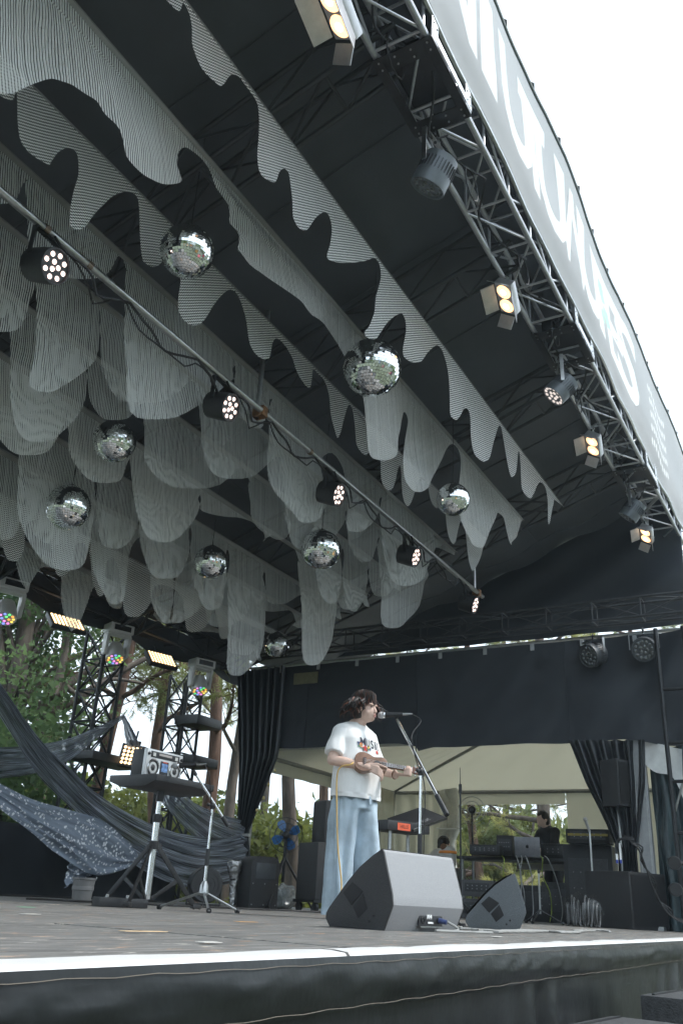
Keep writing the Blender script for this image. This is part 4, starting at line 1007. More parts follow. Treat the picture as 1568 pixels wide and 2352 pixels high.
# heavy limbs of the leaning pine crossing the open sky at left
tl = bpy.data.objects.get('pine_tree'); 
mb = MB()
for pts, r0 in (([(88, 1640), (130, 1596), (180, 1555), (243, 1512)], .11), ([(96, 1648), (160, 1618), (230, 1572), (300, 1530), (350, 1505)], .10), ([(120, 1600), (135, 1560), (150, 1500), (158, 1440)], .09), ([(150, 1575), (190, 1610), (235, 1640)], .05), ([(210, 1580), (260, 1560), (330, 1570)], .045)):
    P = [atF(x, y, 13.4 + .25 * i) for i, (x, y) in enumerate(pts)]; q = cat_rom(P, 5); mb.tube([Vector(p) for p in q], [r0 * (1 - .65 * i / len(q)) for i in range(len(q))], 8)
mb.build('heavy_limbs', BARKG, tl, world=True, smooth=80)
# trees and the audience on the lawn behind the photographer: what the mirror balls reflect
rg = np.random.default_rng(9); C = []
for k in range(700):
    a = rg.uniform(PI * .95, PI * 2.02); dd = rg.uniform(38, 58); h = rg.uniform(0, 1) ** 1.2 * 9
    C.append(np.array([dd * math.cos(a), dd * math.sin(a), GROUND + h]) + rg.normal(size=(16, 3)) * np.array([1.6, 1.6, 1.1]))
aw = link('lawn_wood', tris_mesh('lawn_wood', leaves(np.concatenate(C), 1.1, rg), needle_mat('lawn_foliage', (.11, .16, .05), .45)), None)
aw['kind'] = 'stuff'; aw['label'] = 'wood round the lawn opposite the stage'; aw['category'] = 'wood'
cw = MB(); rs = random.Random(4)
for k in range(230):
    x, y = rs.uniform(-16, 20), -3.5 - 19 * rs.random() ** 1.2; h = rs.uniform(1.0, 1.7); z = GROUND
    cw.lathe([(.10, 0), (.14, h * .25), (.19, h * .5), (.21, h * .72), (.19, h * .80), (.07, h * .84)], 8, None, (x, y, z))
    cw.ball((x, y, z + h * .93), .105, 8, 6)
cm_ = bpy.data.materials.new('crowd_clothes'); cm_.use_nodes = True; n = cm_.node_tree.nodes; l = cm_.node_tree.links
gi = n.new('ShaderNodeNewGeometry'); rp = n.new('ShaderNodeValToRGB'); rp.color_ramp.interpolation = 'CONSTANT'
for i, c in enumerate(((.6, .6, .58), (.45, .08, .10), (.05, .05, .06), (.12, .22, .45), (.7, .68, .62), (.05, .12, .08), (.65, .35, .12), (.5, .42, .34))):
    e = rp.color_ramp.elements[i] if i < 2 else rp.color_ramp.elements.new(i / 8)
    e.position = i / 8; e.color = tuple(c) + (1,)
l.new(gi.outputs['Random Per Island'], rp.inputs['Fac']); l.new(rp.outputs['Color'], n['Principled BSDF'].inputs['Base Color']); n['Principled BSDF'].inputs['Roughness'].default_value = .85
cw_ = cw.build('audience', cm_, None); cw_['kind'] = 'stuff'; cw_['label'] = 'seated and standing audience on the lawn opposite the stage'; cw_['category'] = 'crowd'
# ------------------------------------------------------------------ draped swags at the back left
def sheer(name, c, alpha, streak=.5, glit=False):
    m = bpy.data.materials.new(name); m.use_nodes = True
    n = m.node_tree.nodes; l = m.node_tree.links; p = n['Principled BSDF']; p.inputs['Roughness'].default_value = .55
    uv = n.new('ShaderNodeUVMap'); mp = n.new('ShaderNodeMapping'); mp.inputs['Scale'].default_value = (9 if not glit else 3, 60 if not glit else 9, 1); l.new(uv.outputs['UV'], mp.inputs['Vector'])
    ns = n.new('ShaderNodeTexNoise'); ns.inputs['Scale'].default_value = 1.0; ns.inputs['Detail'].default_value = 5; l.new(mp.outputs['Vector'], ns.inputs['Vector'])
    r = n.new('ShaderNodeValToRGB'); e = r.color_ramp.elements; e[0].position = .34; e[1].position = .68
    e[0].color = tuple(v * (1 - streak) for v in c) + (1,); e[1].color = tuple(min(1, v * (1 + streak * 1.6)) for v in c) + (1,)
    l.new(ns.outputs['Fac'], r.inputs['Fac']); out = r.outputs['Color']
    if glit:
        g = n.new('ShaderNodeNewGeometry'); vo = n.new('ShaderNodeTexVoronoi'); vo.inputs['Scale'].default_value = 26; l.new(g.outputs['Position'], vo.inputs['Vector'])
        vr = n.new('ShaderNodeValToRGB'); vr.color_ramp.elements[0].position = .30; vr.color_ramp.elements[0].color = (1, 1, 1, 1); vr.color_ramp.elements[1].position = .42; vr.color_ramp.elements[1].color = (0, 0, 0, 1)
        l.new(vo.outputs['Distance'], vr.inputs['Fac'])
        lt = n.new('ShaderNodeMath'); lt.operation = 'GREATER_THAN'; lt.inputs[1].default_value = .35; sp = n.new('ShaderNodeSeparateColor'); l.new(vo.outputs['Color'], sp.inputs[0]); l.new(sp.outputs[0], lt.inputs[0])
        mu = n.new('ShaderNodeMath'); mu.operation = 'MULTIPLY'; l.new(vr.outputs['Color'], mu.inputs[0]); l.new(lt.outputs[0], mu.inputs[1])
        mx = n.new('ShaderNodeMix'); mx.data_type = 'RGBA'; mx.inputs['B'].default_value = (.75, .77, .8, 1); l.new(mu.outputs[0], mx.inputs['Factor']); l.new(out, mx.inputs['A']); out = mx.outputs['Result']
    l.new(out, p.inputs['Base Color'])
    t = n.new('ShaderNodeBsdfTransparent'); ms = n.new('ShaderNodeMixShader')
    if glit: ms.inputs['Fac'].default_value = alpha
    else:
        mr = n.new('ShaderNodeMapRange'); mr.inputs['From Min'].default_value = .3; mr.inputs['From Max'].default_value = .65; mr.inputs['To Min'].default_value = alpha; mr.inputs['To Max'].default_value = 1.0
        l.new(ns.outputs['Fac'], mr.inputs['Value']); l.new(mr.outputs['Result'], ms.inputs['Fac'])
    l.new(t.outputs['BSDF'], ms.inputs[1]); l.new(p.outputs['BSDF'], ms.inputs[2]); l.new(ms.outputs['Shader'], n['Material Output'].inputs['Surface'])
    return m
SHEER = sheer('sheer_charcoal_net', (.15, .165, .19), .70, .80); GLIT = sheer('glitter_blue_cloth', (.19, .225, .28), .96, .25, True)
def swag(label, up, lo, Y0, Y1, mt, folds, amp, bulge=.12):
    A = cat_rom([atY(x, y, Y0 + (Y1 - Y0) * i / (len(up) - 1)) for i, (x, y) in enumerate(up)], 8); Bq = cat_rom([atY(x, y, Y0 + (Y1 - Y0) * i / (len(lo) - 1)) for i, (x, y) in enumerate(lo)], 8)
    nu = 110; nv = 30
    def samp(P, u): q = u * (len(P) - 1); k = min(int(q), len(P) - 2); f = q - k; return P[k] * (1 - f) + P[k + 1] * f
    mb = MB()
    def f(u, v):
        a, b = samp(A, u), samp(Bq, u); p = a * (1 - v) + b * v; wd = np.linalg.norm(a - b)
        vv = v * folds + .7 * noise.noise((u * 2.5, v * 3, folds))
        p[1] += -bulge * math.sin(PI * v) * min(1, wd * 2) + amp * min(1, wd * 3) * math.sin(vv * 2 * PI) + .012 * noise.noise((u * 30, v * 25, 0))
        p[2] += .25 * amp * min(1, wd * 3) * math.cos(vv * 2 * PI)
        return tuple(p)
    mb.grid(f, nu, nv); me = mb.mesh('draped_cloth', smooth=80, fix=False)
    uvl = me.uv_layers.new(name='UVMap')
    for lp_ in me.loops:
        i = lp_.vertex_index % (nu + 1); j = lp_.vertex_index // (nu + 1); uvl.data[lp_.index].uv = (i / nu, j / nv)
    return tag(link('draped_cloth', me, mt), label, 'drape', 'cloths draped behind the cassette player')
swag('long charcoal net swag sweeping down from the upper left', [(-60, 1470), (0, 1572), (70, 1670), (140, 1745), (220, 1822), (330, 1885), (430, 1918), (500, 1925), (552, 1915)], [(-110, 1490), (0, 1640), (60, 1735), (125, 1820), (200, 1895), (300, 1980), (390, 2030), (470, 2040), (552, 2025)], 7.3, 7.7, SHEER, 5, .035)
swag('charcoal net swag tied high on the lattice tower, running left', [(-60, 1718), (0, 1717), (80, 1712), (160, 1695), (230, 1668), (284, 1640)], [(-60, 1800), (0, 1790), (80, 1778), (160, 1745), (230, 1690), (286, 1650)], 7.9, 8.15, SHEER, 4, .03, .05)
swag('charcoal net swag falling from the lattice tower to the rear corner', [(284, 1640), (300, 1672), (330, 1735), (400, 1805), (480, 1862), (552, 1885)], [(280, 1648), (296, 1720), (340, 1805), (400, 1880), (470, 1945), (552, 1985)], 8.1, 7.85, SHEER, 4, .03)
swag('glittering pale blue cloth slung low under the left swag', [(-60, 1775), (0, 1798), (80, 1838), (160, 1862), (232, 1885), (290, 1930), (325, 1975)], [(-60, 1820), (0, 1860), (60, 1905), (120, 1950), (170, 1985), (230, 2012), (325, 1982)], 7.2, 7.3, GLIT, 3, .02, .05)
swag('scrap of glitter cloth hanging below the glittering cloth', [(160, 1975), (200, 1985), (235, 2005)], [(146, 2042), (165, 2030), (200, 2012)], 7.35, 7.4, GLIT, 2, .03, .02)
# low black backdrop behind the deck
lb = thing('low_backdrop', 'low black backdrop along the rear left edge of the stage', 'backdrop', (6, 8.0, 0))
def lbf(u, v): x = 3.6 + 6.3 * u; return (x, 8.05 + .025 * math.sin(x * 9) + .02 * noise.noise((x * 2, v * 2, 0)), -.3 + v * (1.02 + .03 * noise.noise((x, 0, 0)) - .28 * max(0, u - .55)))
MB().grid(lbf, 120, 8).build('cloth', DARKFAB, lb, world=True, smooth=80)

# ------------------------------------------------------------------ helpers for stands
def flo(px_, F):
    p = atF(px_, 2060, F); return Vector((p.x, p.y, 0))
def tripod(mb_name, t, h0, spread, r, mt, n=3, rot=0., tip=True):
    for k in range(n):
        a = rot + 2 * PI * k / n; e = Vector((spread * math.cos(a), spread * math.sin(a), .012))
        MB().cyl((0, 0, h0), e, r, r * .95, n=8).build('leg', mt, t)
        if tip: MB().cyl(e * .93 + Vector((0, 0, .004)), e + Vector((0, 0, 0)), r * 1.9, n=8).build('rubber_foot', BLACKPL, t)
MICG = M('mic_grille', (.45, .46, .47), .35, .9, var=.25, scale=300, bump=.6, bscale=500)
def microphone(label, tip, tail, cable_pts, group=None):
    """tip: centre of the grille ball, tail: end of the handle"""
    tip, tail = Vector(tip), Vector(tail); t = thing('microphone', label, 'microphone', tip, group=group)
    d = (tail - tip).normalized(); L = (tail - tip).length; Rm = rot_to(d)
    MB().lathe([(.004, -.027), (.018, -.022), (.0255, -.008), (.026, .008), (.023, .022)], 18, Rm).build('grille', MICG, t)
    MB().lathe([(.0245, .018), (.0265, .024), (.0235, .032)], 18, Rm).build('collar', CHROME, t)
    MB().lathe([(.0225, .03), (.020, .06), (.0165, L * .85), (.0155, L)], 16, Rm).build('handle', BLACKPL, t)
    MB().lathe([(.010, L - .004), (.0105, L + .02), (.008, L + .05), (.005, L + .075)], 12, Rm).build('plug', STEEL, t)
    pts = [tip + d * (L + .07)] + [Vector(q) for q in cable_pts]
    MB().tube([Vector(q) for q in cat_rom(pts, 6)], .0035, 6).build('cable', RUBBER, t, world=True)
    return t
# ------------------------------------------------------------------ singer's mic stand (built about the singer's place)
SP = Vector((5.93, 3.25, 0)); SROT = -.26
# ------------------------------------------------------------------ tray table with radio cassette player
FT = 6.35
tb = flo(338, FT); tz = atF(380, 1778, FT).z
tt = thing('tray_stand', 'black tray table on a telescopic tripod under the radio cassette player', 'stand', tb)
MB().cyl((0, 0, .06), (0, 0, .62), .026, n=16).build('lower_tube', CHROME, tt)
MB().cyl((0, 0, .62), (0, 0, tz - .08), .019, n=16).build('upper_tube', CHROME, tt)
for z in (.62, .43): MB().lathe([(.033, -.03), (.036, -.02), (.036, .025), (.03, .03)], 16, None, (0, 0, z)).box((.045, 0, z), (.05, .02, .03)).cyl((.06, -.02, z), (.06, .02, z), .014).build('clamp_collar', BLACKPL, tt)
MB().cyl((0, 0, tz - .16), (0, 0, tz - .03), .03, n=14).build('socket', BLACKPL, tt)
for a in (3.55, -.35, 1.6):
    e = Vector((.42 * math.cos(a), .42 * math.sin(a), .015)); s_ = Vector((math.cos(a) * .03, math.sin(a) * .03, .43)); q = Vector((-math.sin(a), math.cos(a), 0))
    Rm = Matrix((q, (e - s_).normalized().cross(q), (e - s_).normalized())).transposed()
    MB().box((s_ + e) / 2, (.012, .036, (e - s_).length), Rm).build('leg', BLACKMET, tt, bevel=.003)
    m_ = s_.lerp(e, .55); k_ = Vector((math.cos(a) * .03, math.sin(a) * .03, .06)); Rm = Matrix((q, (k_ - m_).normalized().cross(q), (k_ - m_).normalized())).transposed()
    MB().box((m_ + k_) / 2, (.010, .030, (k_ - m_).length), Rm).build('brace', BLACKMET, tt, bevel=.003)
    MB().box(e + Vector((0, 0, .01)), (.07, .05, .03), Matrix.Rotation(a, 3, 'Z')).build('rubber_foot', BLACKPL, tt, bevel=.008)
TR = -.04
Rt = Matrix.Rotation(TR, 3, 'Z')
tray = MB().prism([(-.24, 0), (.24, 0), (.24, -.045), (.12, -.085), (-.12, -.085), (-.24, -.045)], -.20, .46, 'X').build('tray', BLACKPL, tt, bevel=.006)
tray.location = (-.10, .02, tz); tray.rotation_euler = (0, 0, TR)
pz = thing('effects_box', 'flat black effects box on the floor under the tray table', 'box', flo(278, 6.2) + Vector((0, 0, 0)), -.5)
MB().box((0, 0, .03), (.36, .16, .06)).build('casing', BLACKPL, pz, bevel=.006)
MB().lathe([(.012, .06), (.012, .075), (.008, .08)], 10, None, (-.1, 0, 0)).lathe([(.012, .06), (.012, .075), (.008, .08)], 10, None, (.05, 0, 0)).build('knobs', STEEL, pz)
SILV = M('silver_plastic', (.55, .56, .56), .35, .4, var=.06)
bo = thing('boombox', 'silver radio cassette player with twin speakers on the tray table', 'radio', tb + Vector((-.015, .055, tz)), TR)
bw, bd, bh = .40, .15, .205
MB().box((0, .02, bh / 2), (bw, bd - .03, bh)).build('back_casing', BLACKPL, bo, bevel=.008)
MB().box((0, -bd / 2 + .02, bh / 2), (bw + .004, .035, bh + .002)).build('front_panel', SILV, bo, bevel=.006)
fy = -bd / 2 + .002
MB().box((0, fy, bh - .036), (bw * .80, .006, .046)).build('tuner_strip', BLACKPL, bo, bevel=.002)
MB().box((.0, fy - .003, bh - .03), (bw * .36, .003, .016)).build('tuner_scale', M('tuner_scale', (.40, .36, .34), .3), bo)
for sx in (-1, 1):
    MB().box((sx * .125, fy - .003, bh - .036), (.03, .003, .026)).build('level_meter', M('meter_face', (.5, .5, .48), .3), bo)
    MB().lathe([(.012, 0), (.012, .008), (.009, .01)], 14, rot_to((0, -1, 0)), (sx * .183, fy, bh - .036)).build('tweeter', BLACKPL, bo)
    sp_ = MB().lathe([(.062, 0), (.066, .005), (.062, .010), (.056, .008)], 28, rot_to((0, -1, 0)), (sx * .122, fy - .001, .072), caps=False).build('speaker_ring', CHROME, bo)
    MB().lathe([(.058, .002), (.03, -.006), (.012, .004), (.001, .006)], 28, rot_to((0, -1, 0)), (sx * .122, fy - .002, .072), caps=False).build('speaker_cone', M('speaker_mesh', (.035, .036, .038), .6, var=.3, scale=200), bo)
MB().box((.0, fy, .078), (.088, .008, .105)).build('cassette_door', M('door_dark', (.04, .042, .05), .2), bo, bevel=.003)
MB().box((.0, fy - .005, .083), (.066, .003, .062)).build('screen_picture', M('blue_print', (.12, .22, .42), .3, var=.7, scale=45), bo)
MB().box((.0, fy - .006, .124), (.05, .002, .008)).build('red_lettering', M('red_print', (.5, .08, .06), .5), bo)
kn = MB()
for i in range(6): kn.cyl((-.14 + i * .018, -.03, bh), (-.14 + i * .018, -.03, bh + .008), .006, n=8)
kn.build('keys', SILV, bo)
MB().tube([(-.19, .02, bh - .02), (-.19, .02, bh + .012), (.19, .02, bh + .012), (.19, .02, bh - .02)], .008, 8).build('handle', BLACKPL, bo)
# second mic stand, its boom reaching to the cassette player
m2 = flo(462, 6.5)
def boom_stand(label, base, pivot, top, bottom, tri, dark=False, rb=.0095, legm=BLACKMET, rot=.4):
    t = thing('mic_stand', label, 'mic stand', base)
    inv = base_matrix(t).inverted(); pv, tp_, bt_ = inv @ Vector(pivot), inv @ Vector(top), inv @ Vector(bottom)
    MB().lathe([(.02, .10), (.035, .12), (.03, .17), (.016, .20)], 14).build('hub', BLACKPL if dark else STEEL, t)
    tripod('x', t, .13, tri, .0095, legm, rot=rot)
    MB().cyl((0, 0, .12), (pv.x * .5, pv.y * .5, pv.z * .52), .0125, n=12).build('lower_tube', CHROME, t)
    MB().cyl((pv.x * .5, pv.y * .5, pv.z * .42), (pv.x * .55, pv.y * .55, pv.z * .58), .016, n=12).build('grip_clutch', BLACKPL, t)
    MB().cyl((pv.x * .5, pv.y * .5, pv.z * .52), pv, .009, n=10).build('upper_tube', CHROME, t)
    MB().ball(pv, (.028, .022, .03), 12, 8).cyl(pv + Vector((-.05, 0, 0)), pv + Vector((.05, 0, 0)), .008).ball(pv + Vector((-.055, 0, 0)), .014, 8, 6).build('pivot_clutch', BLACKPL, t)
    MB().cyl(tp_, bt_.lerp(tp_, .16), rb, n=10).build('boom', CHROME, t)
    MB().cyl(bt_.lerp(tp_, .18), bt_, rb * 1.7, n=10).build('counterweight', BLACKPL, t)
    d = (tp_ - bt_).normalized()
    MB().cyl(tp_ - d * .01, tp_ + d * .035, .014, n=10).build('mic_clip', BLACKPL, t)
    return t
FM = 6.45
pv = atF(489, 1850, FM); 
boom_stand('chrome boom stand holding a microphone at the cassette player', Vector((pv.x, pv.y, 0)), pv, atF(449, 1778, FM), atF(524, 1897, FM), .34, legm=STEEL, rot=-.25)
microphone('black microphone aimed at the cassette player speaker', atF(404, 1759, FM + .02), atF(452, 1756, FM), [atF(472, 1760, FM), atF(481, 1785, FM - .02), atF(484, 1850, FM - .03), atF(480, 1960, FM - .04), atF(468, 2070, FM - .02), (pv.x + .1, pv.y + .1, .01)], 'vocal microphones')
tape = M('lime_tape', (.45, .75, .10), .5)

# ------------------------------------------------------------------ stage wedges
LITCAB = M('speckled_lit_grey', (.27, .275, .285), .55, var=.08, scale=140, bump=.2, bscale=220)  # paler than the side panels: daylight on the audience side put into the colour
DARKCAB = M('cabinet_black_paint', (.028, .028, .029), .6, var=.25, scale=120, bump=.3, bscale=200)
def wedge(label, P, rz, W, s=1.0, back=LITCAB):
    t = thing('stage_monitor', label, 'monitor speaker', P, rz, group='wedge monitors on the stage')
    prof = [(0.0, 0.0), (-.050, .112), (-.044, .160), (.012, .345), (.022, .357), (.034, .353), (.09, .322), (.16, .275), (.23, .21), (.29, .145), (.345, .085), (.362, .06), (.362, .035), (.345, .012), (.335, 0.0)]
    prof = [(a * s, b * s) for a, b in prof]
    MB().prism(prof, 0, W, 'X').build('cabinet', back, t, bevel=.003, smooth=12)
    for x0, x1 in ((-.006, .010), (W - .010, W + .006)):
        q = [(a * 1.0, b) for a, b in prof]; MB().prism(q, x0, x1, 'X').build('side_panel', DARKCAB if back is LITCAB else back, t, bevel=.004)
    # handle pockets on the left side
    hp = M('pocket_black', (.008, .008, .009), .7)
    for poly in ([(.20, .205), (.255, .155), (.20, .10), (.13, .165)], [(.13, .155), (.19, .095), (.155, .045), (.10, .09)]):
        MB().prism([(a * s, b * s) for a, b in poly], -.0085, .004, 'X').build('handle_pocket', hp, t, bevel=.002)
        c = [sum(a for a, b in poly) / 4 * s, sum(b for a, b in poly) / 4 * s]
    for a, b in ((.06, .06), (.085, .035)): MB().cyl((-.009, a * s, b * s), (-.005, a * s, b * s), .006, n=8).build('insert', hp, t)
    # grille on the singer's side
    g = [(.034, .353), (.09, .322), (.16, .275), (.23, .21), (.29, .145), (.345, .085)]
    mb = MB()
    def f(u, v): q = u * 5; k = min(int(q), 4); fr = q - k; return (.02 + (W - .04) * v, (g[k][0] * (1 - fr) + g[k + 1][0] * fr) * s + .008, (g[k][1] * (1 - fr) + g[k + 1][1] * fr) * s + .008)
    mb.grid(f, 20, 4); mb.build('grille', M('grille_steel', (.02, .02, .021), .6, .4, var=.3, scale=300, bump=.5, bscale=400), t)
    return t
wp = atZ(882, 2138, 0)
w1 = wedge('grey wedge monitor marked M4 in front of the singer', wp, -.19, .60)
# connector plate with lettering on the audience side
cp = MB().box((.335, -.026, .055), (.20, .012, .062)); cp.build('connector_plate', BLACKPL, w1, bevel=.003)
tm1 = text_mesh('M4', .034, bold=.0008, extrude=.0006); tm1.transform(frame((.318, -.034, .068), (1, 0, 0), (0, 0, 1), (0, -1, 0))); link('lettering', tm1, WHITEV, w1)
tm1 = text_mesh('d&b', .012, extrude=.0005); tm1.transform(frame((.345, -.034, .040), (1, 0, 0), (0, 0, 1), (0, -1, 0))); link('lettering', tm1, WHITEV, w1)
MB().box((.335, -.033, .022), (.18, .004, .006)).build('plate_lip', STEEL, w1)
MB().box((.325, -.0335, .041), (.035, .002, .008)).build('lettering', WHITEV, w1)
for x in (.265, .40): MB().lathe([(.016, 0), (.017, .004), (.013, .006), (.012, .002)], 14, rot_to((0, -1, 0)), (x, -.031, .052)).build('socket', BLACKMET, w1)
MB().cyl((.402, -.034, .052), (.412, -.075, .046), .013, .011, n=12).build('plug', M('plug_blue', (.04, .06, .16), .4), w1)
w2 = wedge('dark wedge monitor behind the grey one, turned to show its side', atZ(1192, 2138, 0) + Vector((0, 0, 0)), .33, .56, .96, M('slate_paint', (.10, .112, .12), .55, var=.2, scale=140, bump=.3, bscale=220))
# cables on the deck
GREYC = M('grey_cable', (.28, .28, .27), .5, var=.15)
def floor_cable(name, label, pts, r, mt, group=None, wob=.0, z=.004):
    q = cat_rom(pts, 8); P = [Vector((a[0] + wob * noise.noise((i * .31, 0, len(pts))), a[1] + wob * noise.noise((0, i * .31, len(pts))), max(r, a[2] if len(a) > 2 else 0) + z)) for i, a in enumerate(q)]
    return tag(MB().tube(P, r, 6).build(name, mt), label, 'cable', group)
a = base_matrix(w1) @ Vector((.412, -.075, .046))
def gz(px_, py_): p = atZ(px_, py_, 0); return (p.x, p.y, 0)
floor_cable('signal_cable', 'grey cable plugged into the grey wedge monitor', [tuple(a), (a.x + .05, a.y - .04, .01), gz(1000, 2143), gz(1080, 2146), gz(1130, 2147)], .006, GREYC, 'grey cables on the deck', .01)
for k in range(4):
    floor_cable('signal_cable', ('grey cable bunched beside the two wedge monitors', 'grey cable running past the dark wedge monitor', 'grey cable curling in front of the coiled cables', 'grey cable reaching the low speaker cabinet')[k],
                [gz(1060, 2134 + k), gz(1090 + 10 * k, 2141), gz(1150, 2143 + k * .8), gz(1215 + 20 * k, 2140 + k), gz(1290, 2144 + k * .7), gz(1345 + 10 * k, 2139 + k * .6), gz(1392, 2140 + k)], .006, GREYC, 'grey cables on the deck', .10)
floor_cable('black_cable', 'black cable lying across the rear of the deck', [gz(60, 2068), (6.6, 5.2, 0), (7.6, 5.0, 0), (8.8, 4.6, 0), (9.8, 4.2, 0)], .008, RUBBER, 'black cables on the deck', .12)
floor_cable('black_cable', 'black cable at the rear left edge of the deck', [(4.5, 7.1, 0), (6.0, 7.0, 0), (7.4, 7.2, 0), (8.6, 7.0, 0)], .010, RUBBER, 'black cables on the deck', .15)

# ------------------------------------------------------------------ fan, cases and speaker stack at the rear corner
ff = flo(690, 10.0); fc = atF(657, 1918, 10.0); fn = thing('pedestal_fan', 'pedestal fan with blue blades near the rear corner', 'fan', (fc.x, fc.y, 0))
h = fc.z; ax = Vector((-.75, -.6, 0)).normalized(); Rm = rot_to(ax)
cage = MB()
for rr in (.19, .13, .07):
    for zz in (.045, -.05): cage.tube([Rm @ Vector((rr * math.cos(i / 28 * 2 * PI), rr * math.sin(i / 28 * 2 * PI), zz * (1 if rr < .18 else .3))) + Vector((0, 0, h)) for i in range(29)], .0035, 5, caps=False)
for i in range(18):
    a = i / 18 * 2 * PI; cage.tube([Rm @ Vector((q * math.cos(a), q * math.sin(a), z)) + Vector((0, 0, h)) for q, z in ((.03, .048), (.13, .045), (.19, .012))], .0016, 4, caps=False)
cage.build('cage', BLACKMET, fn)
for k in range(4):
    mb = MB(); a0 = k * PI / 2 + .5
    def f(u, v, a0=a0):
        r_ = .035 + .135 * u; w_ = (.25 + .55 * math.sin(PI * min(1, u * .85 + .1)))
        a = a0 + (v - .5) * w_ * (1.0 + .25 * u); return Rm @ Vector((r_ * math.cos(a), r_ * math.sin(a), (v - .5) * .04)) + Vector((0, 0, h))
    mb.grid(f, 8, 6); mb.build('blade', M('blue_blade', (.03, .12, .30), .35, var=.15), fn, smooth=80)
MB().lathe([(.03, -.13), (.05, -.11), (.05, -.02), (.035, .02), (.02, .03)], 16, Rm, (0, 0, h)).build('motor', BLACKPL, fn)
MB().cyl((0, 0, .28), (0, 0, h - .05), .018).build('post', BLACKMET, fn)
tripod('x', fn, .55, .36, .014, BLACKMET, rot=-.9)
cs = thing('rounded_black_case', 'black rounded equipment case with a grey panel beside the corner curtain', 'case', flo(590, 9.6), -.55)
MB().prism([(-.17, 0), (.17, 0), (.17, .45), (.15, .50), (.10, .53), (-.10, .53), (-.15, .50), (-.17, .45)], -.18, .18, 'Y').build('shell', DARKCAB, cs, bevel=.012)
MB().box((0, -.185, .38), (.24, .012, .16)).build('front_panel', M('case_grey', (.05, .055, .06), .5), cs, bevel=.004)
bolt = MB()
for x in (-.14, 0, .14):
    for z in (.04, .25): bolt.ball((x, -.183, z), .006, 6, 4)
bolt.build('rivets', STEEL, cs)
FOIL = M('crumpled_foil', (.5, .5, .5), .25, .9, var=.3, scale=20, bump=1.0, bscale=26)
fs = thing('foil_wrapped_stand', 'silver foil bag wrapped over a short stand beside the black case', 'bag', flo(534, 9.6))
prof = [(.035, .02), (.04, .20), (.045, .28), (.07, .34), (.09, .42), (.085, .47), (.05, .48)]
mb = MB().lathe(prof, 22); mb.v = [tuple(Vector(p) * 1.0 + Vector((.018 * noise.noise((p[0] * 30, p[1] * 30, p[2] * 14)), .018 * noise.noise((p[1] * 30, p[2] * 20, 4)), .01 * noise.noise((p[0] * 40, 5, p[2] * 20))))) for p in mb.v]
mb.build('foil_bag', FOIL, fs); MB().lathe([(.047, .27), (.05, .285), (.047, .30)], 16).build('tie', BLACKPL, fs)
pb = thing('plastic_sack', 'crumpled clear plastic sack on the deck beside the fan', 'sack', flo(650, 9.7))
mb = MB().ball((0, 0, .12), (.16, .14, .14), 30, 18); mb.v = [tuple(Vector(p) + Vector(p).normalized() * .05 * noise.noise(Vector(p) * 13) + Vector((0, 0, max(0, .004 - p[2])))) for p in mb.v]
mb.build('sack', M('clear_plastic', (.22, .24, .24), .18, var=.5, scale=14, bump=.9, bscale=20, coat=.5), pb, smooth=20)
sk2 = thing('speaker_stack', 'black speaker cabinet with a slim column speaker on castors, left of the singer', 'speaker', flo(738, 9.2), -.5)
MB().box((0, 0, .40), (.40, .42, .56)).build('cabinet', DARKCAB, sk2, bevel=.012)
MB().box((.03, 0, .90), (.24, .28, .44)).build('column', DARKCAB, sk2, bevel=.03)
MB().box((-.02, -.215, .34), (.045, .006, .035)).build('badge', M('badge_grey', (.35, .38, .42), .4), sk2)
MB().box((0, 0, .105), (.44, .44, .03)).build('dolly', BLACKMET, sk2)
for sx in (-1, 1):
    for sy in (-1, 1): MB().cyl((sx * .17 - .015, sy * .17, .05), (sx * .17 + .015, sy * .17, .05), .05, n=16).build('castor', BLACKPL, sk2)
df = thing('drum_fan', 'round black floor fan behind the boom stand', 'fan', flo(468, 8.6), -.6)
MB().lathe([(.155, -.07), (.165, -.06), (.165, .06), (.155, .07)], 30, rot_to((0, 1, 0)), (0, 0, .20)).build('drum', BLACKPL, df)
mb = MB()
for rr in (.04, .08, .12): mb.tube([Vector((rr * math.cos(i / 24 * 2 * PI), -.072, .20 + rr * math.sin(i / 24 * 2 * PI))) for i in range(25)], .003, 4)
mb.build('front_grille', BLACKMET, df); MB().tube([(-.17, 0, .2), (-.17, .0, .02), (.17, 0, .02), (.17, 0, .2)], .012, 6).build('floor_frame', BLACKMET, df)
bk = thing('plastic_bucket', 'pale grey plastic bucket on the deck under the glitter cloth', 'bucket', flo(188, 7.2))
MB().lathe([(.075, 0), (.09, .17), (.097, .175), (.097, .19), (.085, .19)], 24).build('pail', M('dull_grey', (.16, .16, .16), .5), bk)
MB().tube([(.11 * math.cos(i / 12 * PI), -.03, .2 - .05 * math.sin(i / 12 * PI)) for i in range(13)], .003, 5).build('handle', STEEL, bk)
MB().lathe([(.084, .09), (.089, .095), (.09, .12), (.087, .125)], 24).build('rib', M('dull_grey', (.16, .16, .16), .5), bk)

